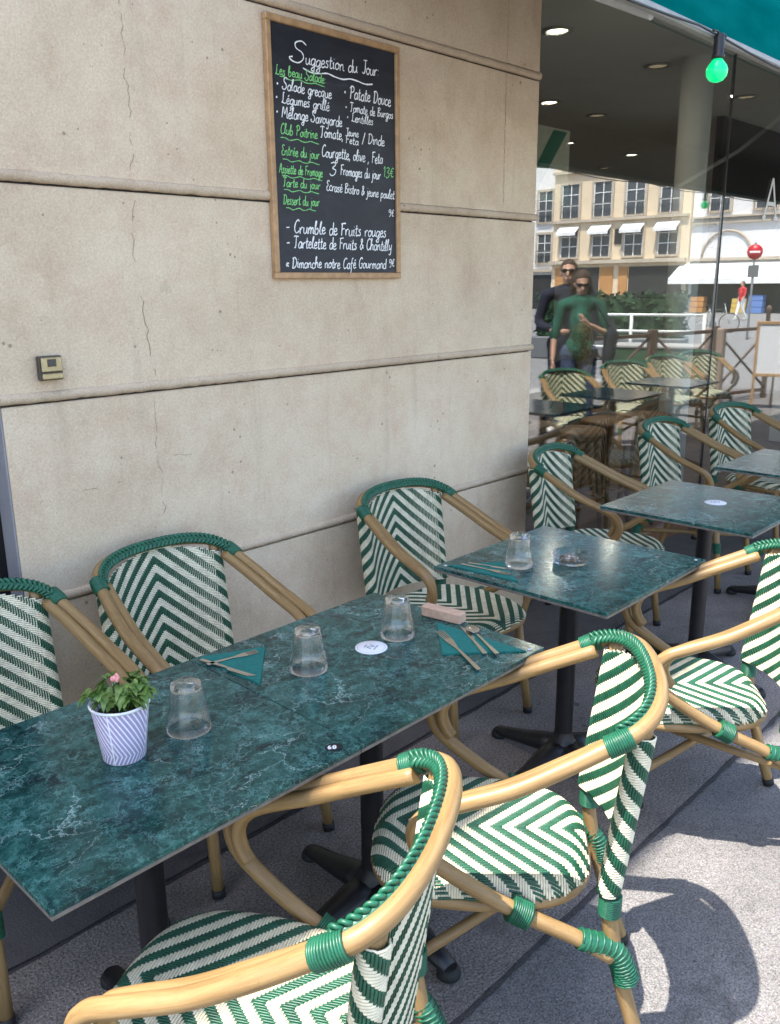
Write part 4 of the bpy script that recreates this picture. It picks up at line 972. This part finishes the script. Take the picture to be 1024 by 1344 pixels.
def hand(w, d, palm_n, r=0.0078):
    """palm and five unequal, slightly curled fingers from wrist w along d"""
    w = Vector(w); d = Vector(d).normalized(); n = Vector(palm_n).normalized(); s = d.cross(n).normalized()
    it = [('t', [w, w+d*0.045, w+d*0.085], [0.022, 0.030, 0.028], 0.55)]
    for k, (o, L) in enumerate(((-0.024, 0.062), (-0.008, 0.075), (0.009, 0.070), (0.024, 0.054))):
        b = w+d*0.085+s*o; it.append(('t', [b, b+d*L*0.5+n*0.006, b+d*L*0.85+n*0.026], [r, r*0.95, r*0.8]))
    b = w+d*0.03-s*0.026; it.append(('t', [b, b+d*0.032-s*0.022+n*0.008, b+d*0.058-s*0.024+n*0.018], [r*1.2, r*1.1, r*0.9]))
    return it
def person(lab, loc, rz, H, arms, legs, top, trouser, hair, hairlen, tilt=0.0, glasses=True, hips=None, sleeve=0.55, woman=True, torso_lean=0.0, group=None, vox=0.010):
    root = thing('person', lab, 'person', loc, rz, group); root.scale = (H/1.72,)*3
    hz = hips or 0.93; dz = hz-0.93
    sh = 0.185 if woman else 0.215
    head = Vector((0, 0.02+torso_lean, 1.60+dz)); Tm = Matrix.Rotation(tilt, 4, 'X')
    hp = lambda x, y, z: tuple(head+Tm @ Vector((x, y, z)))
    neck0 = (0, 0.0+torso_lean*0.8, 1.42+dz)
    it = [('t', [neck0, (0, 0.005+torso_lean*0.9, 1.50+dz), hp(0, -0.01, -0.06)], [0.062, 0.050, 0.054]),
          ('b', hp(0, -0.010, 0.025), (0.074, 0.094, 0.096), Tm), ('b', hp(0, 0.018, -0.050), (0.056, 0.070, 0.068), Tm), ('b', hp(0, 0.040, -0.088), (0.030, 0.034, 0.026), Tm),
          ('t', [hp(0, 0.084, 0.022), hp(0, 0.106, -0.022)], [0.010, 0.015]), ('t', [hp(-0.020, 0.082, -0.060), hp(0.020, 0.082, -0.060)], 0.008),
          ('t', [hp(-0.03, 0.082, 0.030), hp(-0.012, 0.088, 0.034)], 0.008), ('t', [hp(0.03, 0.082, 0.030), hp(0.012, 0.088, 0.034)], 0.008),
          ('b', hp(-0.076, -0.005, -0.005), (0.012, 0.020, 0.032)), ('b', hp(0.076, -0.005, -0.005), (0.012, 0.020, 0.032)),
          ('t', [(0, -0.01, hz-0.02), (0, 0.0+torso_lean*0.4, hz+0.20), (0, torso_lean*0.8, hz+0.42)], [0.115, 0.10, 0.11], 0.8)]
    tp = [('t', [(0, -0.01, hz+0.02), (0, 0.005+torso_lean*0.3, hz+0.12), (0, 0.01+torso_lean*0.6, hz+0.30), (0, torso_lean*0.8, hz+0.46)], [0.155, 0.142, 0.165, 0.12], 0.72),
          ('t', [(-sh, torso_lean*0.8, 1.385+dz), (0, torso_lean*0.8-0.01, 1.43+dz), (sh, torso_lean*0.8, 1.385+dz)], [0.060, 0.070, 0.060])]
    for sx, (el, wr, hd, pn) in zip((-1, 1), arms):
        S = Vector((sx*sh, torso_lean*0.8, 1.385+dz)); el = Vector(el)+Vector((0, 0, dz)); wr = Vector(wr)+Vector((0, 0, dz))
        it.append(('t', [S, el, wr], [0.046, 0.036, 0.024])); it += hand(wr, hd, pn)
        if sleeve <= 0.5: tp.append(('t', [S, S.lerp(el, sleeve*2)], [0.060, 0.054]))
        else: tp.append(('t', [S, el, el.lerp(wr, (sleeve-0.5)*2)], [0.060, 0.052, 0.040]))
    tr = [('t', [(-0.09, -0.01, hz-0.03), (0.09, -0.01, hz-0.03)], 0.112)]; so = []
    for sx, (kn, an, ft) in zip((-1, 1), legs):
        hp0 = Vector((sx*0.092, -0.01, hz-0.04)); kn = Vector(kn); an = Vector(an); ft = Vector(ft)
        it.append(('t', [hp0, kn, an], [0.07, 0.05, 0.036])); tr.append(('t', [hp0, kn, an+Vector((0, 0, 0.03))], [0.096, 0.068, 0.054]))
        so.append((an, ft))
    fuse('body', it, 'skin', root, vox)
    fuse('top', tp, top, root, 0.014); fuse('trousers', tr, trouser, root, 0.014)
    for an, ft in so:
        m = [('t', [an-Vector((0, 0.03, 0.03)), an*0.4+ft*0.6-Vector((0, 0, 0.015)), ft], [0.045, 0.044, 0.036], 0.8)]
        fuse('shoe', m, 'shoe_white', root, 0.012)
    hm = [('b', hp(0, -0.022, 0.040), (0.086, 0.098, 0.098), Tm)]
    if hairlen:
        hm += [('t', [hp(sx*0.066, -0.03, 0.03), hp(sx*0.085, -0.035, -0.08), hp(sx*0.080, -0.04, -0.06-hairlen)], [0.030, 0.036, 0.024]) for sx in (-1, 1)]
        hm.append(('t', [hp(0, -0.075, 0.03), hp(0, -0.10, -0.10), hp(0, -0.10, -0.08-hairlen)], [0.075, 0.080, 0.055]))
    h = fuse('hair', hm, hair, root, 0.010, 1)
    me = h.data   # open the hair over the face
    keep = []
    inv = Tm.inverted()
    import bmesh
    b = bmesh.new(); b.from_mesh(me)
    kill = [v for v in b.verts if (lambda q: q.y > 0.035 and q.z < 0.075 and abs(q.x) < 0.070)(inv @ (v.co-head))]
    bmesh.ops.delete(b, geom=kill, context='VERTS'); b.to_mesh(me); b.free()
    if glasses:
        g = MB()
        for sx in (-1, 1): g.ball(hp(sx*0.033, 0.090, 0.020), (0.028, 0.010, 0.022), 0, 12, 8, Tm)
        g.tube([hp(-0.075, 0.02, 0.026), hp(-0.062, 0.085, 0.026), hp(0, 0.096, 0.028), hp(0.062, 0.085, 0.026), hp(0.075, 0.02, 0.026)], 0.004, 6)
        g.build('sunglasses', 'black_lens', root)
    return root
stand = [((-0.10, 0.01, 0.50), (-0.105, -0.02, 0.09), (-0.12, 0.13, 0.036)), ((0.10, 0.03, 0.50), (0.11, 0.0, 0.09), (0.13, 0.15, 0.036))]
FACE = math.atan2(0.856, 0.517)      # turns +Y of a figure towards the window-side viewer
w = person('woman in green jumper and jeans with sunglasses reflected in the cafe window', (7.96, 0.05, -0.008), FACE-0.1, 1.74,
       [((-0.25, 0.0, 1.10), (-0.27, 0.06, 0.85), (0.05, 0.15, -1), (1, 0, 0)), ((0.26, 0.05, 1.13), (0.07, 0.23, 1.20), (-0.6, 0.3, 0.5), (0, -0.4, 0.9))], stand, 'knit_green', 'denim', 'brown_hair', 0.05, tilt=-0.38, sleeve=0.56)
bag = thing('shoulder_bag', 'navy jacket and bag hanging from the arm of the woman in green', 'bag', (7.96, 0.05, -0.008), FACE-0.1)
fuse('cloth', [('t', [(0.27, 0.02, 1.25), (0.31, 0.03, 1.12), (0.30, 0.02, 0.92), (0.27, 0.02, 0.72)], [0.05, 0.10, 0.10, 0.05], 0.7)], 'navy_cloth', bag, 0.012)
fuse('strap', [('t', [(0.12, 0.13, 1.44), (0.19, 0.14, 1.34), (0.28, 0.10, 1.2)], 0.012)], 'navy_cloth', bag, 0.006)
person('man in dark navy jacket and sunglasses behind the woman in green, reflected', (8.32, -0.34, -0.008), FACE+0.05, 1.86,
       [((-0.27, 0.02, 1.12), (-0.10, 0.22, 1.04), (1, 0.1, -0.05), (0, -1, 0)), ((0.27, 0.02, 1.10), (0.24, 0.10, 0.86), (0, 0.2, -1), (-1, 0, 0))], stand, 'navy_cloth', 'navy_cloth', 'brown_hair', 0.0, sleeve=0.86, woman=False)
person('distant person in red top and white trousers walking past the far shops in the reflection', (40.0, -11.2, -0.13), FACE+1.0, 1.70,
       [((-0.22, -0.05, 1.12), (-0.22, 0.05, 0.90), (0, 0.2, -1), (1, 0, 0)), ((0.22, 0.05, 1.12), (0.22, 0.2, 0.92), (0, 0.3, -1), (-1, 0, 0))],
       [((-0.09, 0.10, 0.50), (-0.09, 0.20, 0.10), (-0.09, 0.34, 0.04)), ((0.09, -0.02, 0.50), (0.09, -0.22, 0.13), (0.09, -0.10, 0.05))], 'sign_red', 'canvas_white', 'brown_hair', 0.0, glasses=False, vox=0.014)
seatp = [((-0.10, 0.36, 0.47), (-0.10, 0.38, 0.10), (-0.11, 0.52, 0.045)), ((0.10, 0.36, 0.47), (0.10, 0.40, 0.10), (0.11, 0.54, 0.045))]
person('seated woman with long blond hair seen from behind inside the cafe', (5.95, 3.62, 0.03), R_(-35), 1.70,
       [((-0.24, 0.06, 1.10), (-0.14, 0.30, 1.12), (0.3, 1, 0), (0, 0, -1)), ((0.24, 0.06, 1.10), (0.14, 0.30, 1.12), (-0.3, 1, 0), (0, 0, -1))], seatp, 'dark_cloth' if 'dark_cloth' in MAT else 'navy_cloth', 'denim', 'blond_hair', 0.20, glasses=False, hips=0.50, sleeve=0.9)
def stool(x, y, z0, h, lab):
    t = thing('wooden_stool', lab, 'stool', (x, y, z0), random.uniform(0, 1.5), 'wooden stools inside the cafe')
    MB().lathe([(0.0005, h), (0.16, h), (0.175, h-0.012), (0.17, h-0.035), (0.0005, h-0.036)], 24).build('seat', 'stool_wood', t)
    for k in range(4):
        a = R_(45+90*k); MB().tube([(0.11*math.cos(a), 0.11*math.sin(a), h-0.037), (0.17*math.cos(a), 0.17*math.sin(a), 0.0)], [0.017, 0.014], 8).build('leg', 'stool_wood', t)
    for k in range(4):
        a, b = R_(45+90*k), R_(135+90*k); f = 0.149; MB().tube([(f*math.cos(a), f*math.sin(a), 0.25+0.03*(k % 2)), (f*math.cos(b), f*math.sin(b), 0.25+0.03*(k % 2))], 0.009, 6).build('rung', 'oak_frame', t)
stool(5.95, 3.60, 0.03, 0.42, 'low wooden stool carrying the seated blond woman inside the cafe')
stool(4.52, 2.74, 0.03, 0.74, 'tall wooden stool inside the cafe close behind the window, nearest the stone wall')
stool(4.98, 2.80, 0.03, 0.74, 'tall wooden stool inside the cafe between the two other tall stools')
stool(5.36, 2.74, 0.03, 0.74, 'tall wooden stool inside the cafe farthest from the stone wall')

# ------------------------------------------------------------------ the street that the window mirrors
def facade(name, lab, X, y0, y1, ztop, wallmat):
    t = thing(name, lab, 'building'); MB().box((X, y0, -0.15), (X+9, y1, ztop)).build('wall', wallmat, t); return t
FX = 50.0
oc = facade('apartment_building', 'ochre apartment building with shutters across the street, seen in the window reflection', FX, -27.9, -18.62, 14.5, 'facade_ochre')
def far_window(t, X, yc, z0, z1, wd, awn=False, rail=True):
    fm = MB(); 
    fm.box((X-0.10, yc-wd/2-0.14, z0-0.12), (X-0.003, yc-wd/2, z1+0.15)); fm.box((X-0.10, yc+wd/2, z0-0.12), (X-0.003, yc+wd/2+0.14, z1+0.15)); fm.box((X-0.10, yc-wd/2, z1), (X-0.003, yc+wd/2, z1+0.15)); fm.box((X-0.16, yc-wd/2, z0-0.12), (X-0.003, yc+wd/2, z0))
    w = fm.build('window', 'stone_trim', t)
    MB().box((X-0.03, yc-wd/2+0.001, z0+0.001), (X-0.004, yc+wd/2-0.001, z1-0.001)).build('pane', 'far_glass', w)
    b = MB()
    for q in (-0.5, 0.0, 0.46): b.box((X-0.055, yc+q*wd, z0+0.002), (X-0.032, yc+q*wd+0.06, z1-0.002))
    for q in (0.35, 0.68): b.box((X-0.050, yc-wd/2+0.062, z0+(z1-z0)*q), (X-0.034, yc+wd/2-0.062, z0+(z1-z0)*q+0.05))
    b.build('casement', 'canvas_white', w)
    if rail:
        r = MB(); r.tube([(X-0.2, yc-wd/2, z0+0.75), (X-0.2, yc+wd/2, z0+0.75)], 0.025, 6)
        for k in range(9): r.tube([(X-0.2, yc-wd/2+wd*k/8, z0-0.05), (X-0.2, yc-wd/2+wd*k/8, z0+0.75)], 0.013, 5)
        r.build('balcony_rail', 'pole_grey', w)
    if awn:
        a = MB(); a.v += [(X-0.10, yc-wd/2-0.1, z1+0.05), (X-0.10, yc+wd/2+0.1, z1+0.05), (X-0.55, yc+wd/2+0.1, z1-0.30), (X-0.55, yc-wd/2-0.1, z1-0.30), (X-0.55, yc+wd/2+0.1, z1-0.48), (X-0.55, yc-wd/2-0.1, z1-0.48)]
        a.face([0, 1, 2, 3]); a.face([3, 2, 4, 5]); a.build('window_awning', 'canvas_white', w)
for yc in (-26.65, -24.36, -22.14, -19.9):
    far_window(oc, FX, yc, 5.55, 7.55, 1.25); far_window(oc, FX, yc, 3.15, 4.95, 1.25, True, False); far_window(oc, FX, yc, 8.6, 10.5, 1.25)
for z, h, d in ((5.25, 0.16, 0.22), (2.72, 0.22, 0.40), (8.2, 0.16, 0.22)): MB().box((FX-d, -27.95, z), (FX-0.004, -18.66, z+h)).build('cornice', 'stone_trim', oc)
MB().box((FX-0.06, -23.42, 3.85), (FX-0.004, -22.95, 4.75)).build('plaque', 'far_dark', oc)
for a, b, mt in ((-27.6, -26.2, 'shop_orange'), (-24.3, -23.4, 'shop_orange'), (-23.0, -22.4, 'shop_orange'), (-26.1, -24.4, 'far_dark'), (-22.3, -18.9, 'far_dark')): MB().box((FX-0.08, a, -0.13), (FX-0.004, b, 2.5)).build('shopfront', mt, oc)
wb = facade('corner_building', 'white corner building with a blind arch and shop awning in the window reflection', FX+0.2, -18.58, -4.0, 14.0, 'facade_white')
for yc in (-17.0, -14.4, -11.8, -9.2): far_window(wb, FX+0.2, yc, 5.45, 7.3, 1.2); far_window(wb, FX+0.2, yc, 8.6, 10.4, 1.2)
for z, h, d in ((4.75, 0.14, 0.2), (5.05, 0.10, 0.3), (2.72, 0.16, 0.28)): MB().box((FX+0.2-d, -18.5, z), (FX+0.196, -4.0, z+h)).build('cornice', 'stone_trim', wb)
ac = [(FX+0.15, -16.4+1.45*math.cos(a), 2.9+1.45*math.sin(a)) for a in np.linspace(0.05, math.pi-0.05, 24)]
MB().tube(ac, 0.07, 8).build('blind_arch', 'stone_trim', wb)
MB().box((FX+0.10, -18.3, -0.13), (FX+0.196, -9.0, 2.3)).build('shopfront', 'far_dark', wb)
a = MB(); a.v += [(FX+0.16, -19.0, 2.66), (FX+0.16, -8.6, 2.66), (FX-1.5, -8.6, 1.75), (FX-1.5, -19.0, 1.75), (FX-1.5, -8.6, 1.45), (FX-1.5, -19.0, 1.45)]
a.face([0, 1, 2, 3]); a.face([3, 2, 4, 5]); a.build('shop_awning', 'canvas_white', wb)
pb = facade('narrow_building', 'narrow pale building at the left edge of the window reflection', FX+1.0, -36.0, -28.0, 15.0, 'facade_white')
for yc in (-29.2, -31.5, -34): far_window(pb, FX+1.0, yc, 5.5, 7.4, 1.1); far_window(pb, FX+1.0, yc, 2.9, 4.7, 1.1)
MB().box((FX+0.7, -36, 2.3), (FX+0.996, -28.05, 2.5)).build('cornice', 'stone_trim', pb); MB().box((FX+0.9, -35.5, -0.13), (FX+0.996, -28.6, 2.1)).build('shopfront', 'far_dark', pb)
for k, (y, mt, h, lab) in enumerate(((-17.3, 'shop_orange', 0.9, 'stack of orange crates in front of the far white shop'), (-14.9, 'shop_yellow', 0.8, 'yellow display stand in front of the far white shop'), (-14.0, 'shop_blue', 1.0, 'blue display stand in front of the far white shop'))):
    t = thing('display_stand', lab, 'display', (FX-1.0, y, -0.14))
    for q in range(3): MB().bbox((-0.3+0.05*q, -0.4, h*q/3+0.004), (0.3, 0.4, h*(q+1)/3-0.02), 0.02).build('tray', mt, t)
# road furniture
lp = thing('street_lamp', 'tall thin dark street lamp post seen in the window reflection', 'street lamp', (26.4, -6.55, -0.14))
MB().lathe([(0.10, 0), (0.10, 0.5), (0.06, 0.6), (0.045, 4.3)], 14, cap1=True).build('post', 'pole_grey', lp); MB().lathe([(0.05, 4.301), (0.16, 4.40), (0.20, 4.75), (0.12, 4.92), (0.02, 5.0)], 14).build('lantern', 'pole_grey', lp)
ns = thing('no_entry_sign', 'round red no entry sign with white bar on a post, seen in the window reflection', 'road sign', (27.0, -5.7, -0.14), math.atan2(0.36, -0.93))
MB().lathe([(0.035, 0), (0.035, 2.85)], 10, cap1=True).build('post', 'pole_grey', ns)
m = MB().lathe([(0.0005, 0.0), (0.22, 0.0), (0.22, 0.012), (0.0005, 0.012)], 28); o = m.build('disc', 'sign_red', ns); o.rotation_euler = (0, R_(90), 0); o.location = (0.037, 0, 2.58)
MB().bbox((0.050, -0.15, 2.55), (0.054, 0.15, 2.61), 0.002).build('bar', 'canvas_white', ns); MB().bbox((0.037, -0.15, 1.85), (0.05, 0.15, 2.2), 0.004).build('sub_plate', 'pole_grey', ns)
for i, (x, y, lab) in enumerate(((25.6, -4.6, 'brown bollard right of the no entry sign in the reflection'), (24.2, -7.6, 'brown bollard left of the street lamp in the reflection'))):
    tag(MB().lathe([(0.06, -0.14), (0.06, 0.78), (0.075, 0.80), (0.075, 0.86), (0.05, 0.92), (0.0005, 0.94)], 14, c=(x, y, 0)).build('bollard', 'barrier_brown'), lab, 'bollard', 'bollards by the road')
hd = thing('planter_hedge', 'dark green clipped hedge in a low trough behind the couple, seen in the reflection', 'hedge', (18.5, -5.6, -0.14), R_(72))
rs_ = np.random.RandomState(9); lm = MB()
for i in range(2600):
    c = Vector((rs_.uniform(-1.7, 1.7), rs_.uniform(-0.38, 0.38), rs_.uniform(0.5, 1.5)+0.05*math.sin(i))); n = Vector(rs_.randn(3)).normalized(); s1 = n.orthogonal().normalized()*rs_.uniform(0.03, 0.07); s2 = n.cross(s1)
    lm.poly([c-s1-s2*0.6, c+s1-s2*0.6, c+s1*0.4+s2, c-s1*0.4+s2])
lm.box((-1.62, -0.30, 0.5), (1.62, 0.30, 1.38)); lm.build('foliage', 'hedge_green', hd); MB().bbox((-1.75, -0.42, 0.0), (1.75, 0.42, 0.52), 0.03).build('trough', 'pole_grey', hd)
lw = thing('low_planter', 'low dark green planter box beside the pavement, seen in the reflection', 'planter', (14.6, -2.2, -0.14), R_(75))
MB().bbox((-0.9, -0.25, 0.0), (0.9, 0.25, 0.62), 0.03).build('box', 'hedge_green', lw); MB().bbox((-0.93, -0.28, 0.625), (0.93, 0.28, 0.69), 0.02).build('coping', 'kerb_stone', lw)
rl = thing('white_railing', 'white tubular railing along the road behind the couple, seen in the reflection', 'railing', (16.2, -3.8, -0.14), R_(75))
for z in (1.12, 0.80, 0.48): MB().tube([(-1.4, 0, z), (1.4, 0, z)], 0.028, 8).build('bar', 'rail_white', rl)
for x in (-1.4, 0.0, 1.4): MB().tube([(x, 0.0, 0), (x, 0.0, 1.15)], 0.034, 8).build('post', 'rail_white', rl)
def barrier(x, y, rz, lab):
    t = thing('cross_barrier', lab, 'barrier', (x, y, -0.008), rz, 'brown cross barriers along the pavement')
    for q in (-0.6, 0.6): MB().bbox((q-0.03, -0.03, 0), (q+0.03, 0.03, 1.05), 0.006).build('post', 'barrier_brown', t)
    for z in (0.98, 0.12): MB().bbox((-0.569, -0.02, z-0.02), (0.569, 0.02, z+0.025), 0.005).build('rail', 'barrier_brown', t)
    MB().tube([(-0.57, -0.012, 0.16), (0.57, -0.012, 0.94)], 0.017, 6).tube([(-0.57, 0.016, 0.94), (0.57, 0.016, 0.16)], 0.017, 6).build('cross', 'barrier_brown', t)
bx = ((9.6, -0.42), (10.85, -0.15), (12.1, 0.10))
for (x, y), lab in zip(bx, ('brown cross barrier nearest the couple in the reflection', 'brown cross barrier in the middle of the reflected row', 'brown cross barrier farthest right in the reflected row')): barrier(x, y, R_(12), lab)
tag(MB().bbox((11.44, -0.16, -0.008), (11.56, 0.10, 1.02), 0.02).build('notice_post', 'barrier_post'), 'pinkish brown notice post standing between the reflected barriers', 'post')
def bicycle(x, y, rz, lab):
    t = thing('bicycle', lab, 'bicycle', (x, y, -0.14), rz)
    for q in (-0.52, 0.52):
        w_ = MB(); C = [(q+0.33*math.cos(a), 0, 0.34+0.33*math.sin(a)) for a in np.linspace(0, 2*math.pi, 28, endpoint=False)]; w_.tube(C, 0.016, 6, closed=True); o = w_.build('wheel', 'black_rubber', t)
        sp = MB()
        for a in np.linspace(0, 2*math.pi, 12, endpoint=False): sp.tube([(q, 0, 0.34), (q+0.32*math.cos(a), 0, 0.34+0.32*math.sin(a))], 0.003, 4)
        sp.build('spokes', 'stainless_steel', o)
    MB().tube([(-0.52, 0, 0.34), (-0.16, 0, 0.78), (0.38, 0, 0.80), (0.0, 0, 0.32), (-0.52, 0, 0.34)], 0.016, 6).tube([(0.52, 0, 0.34), (0.40, 0, 0.70), (0.34, 0, 0.98)], 0.015, 6).tube([(0.0, 0, 0.32), (-0.18, 0, 0.90)], 0.015, 6).build('frame', 'rail_white', t)
    MB().tube([(0.30, -0.27, 0.98), (0.36, 0, 1.0), (0.30, 0.27, 0.98)], 0.012, 6).build('handlebar', 'pole_grey', t); MB().bbox((-0.30, -0.07, 0.90), (-0.06, 0.07, 0.95), 0.02).build('saddle', 'black_rubber', t)
bicycle(30.0, -8.1, R_(70), 'parked pale bicycle by the far road, seen in the reflection')
es = thing('menu_stand', 'wooden framed menu stand with pale paper at the right end of the window', 'menu stand', (11.5, 0.78, 0.0), math.atan2(0.36, -0.93)-math.pi/2)
for q in (-0.24, 0.24): MB().bbox((q-0.018, -0.02, 0.0), (q+0.018, 0.02, 1.12), 0.004).build('post', 'oak_frame', es)
for z in (0.44, 1.10): MB().bbox((-0.221, -0.018, z-0.02), (0.221, 0.018, z+0.02), 0.004).build('rail', 'oak_frame', es)
MB().bbox((-0.220, -0.006, 0.461), (0.220, 0.006, 1.079), 0.002).build('sheet', 'paper_white', es)
MB().tube([(0, -0.02, 1.06), (0, -0.42, 0.0)], 0.014, 8).build('prop', 'oak_frame', es)
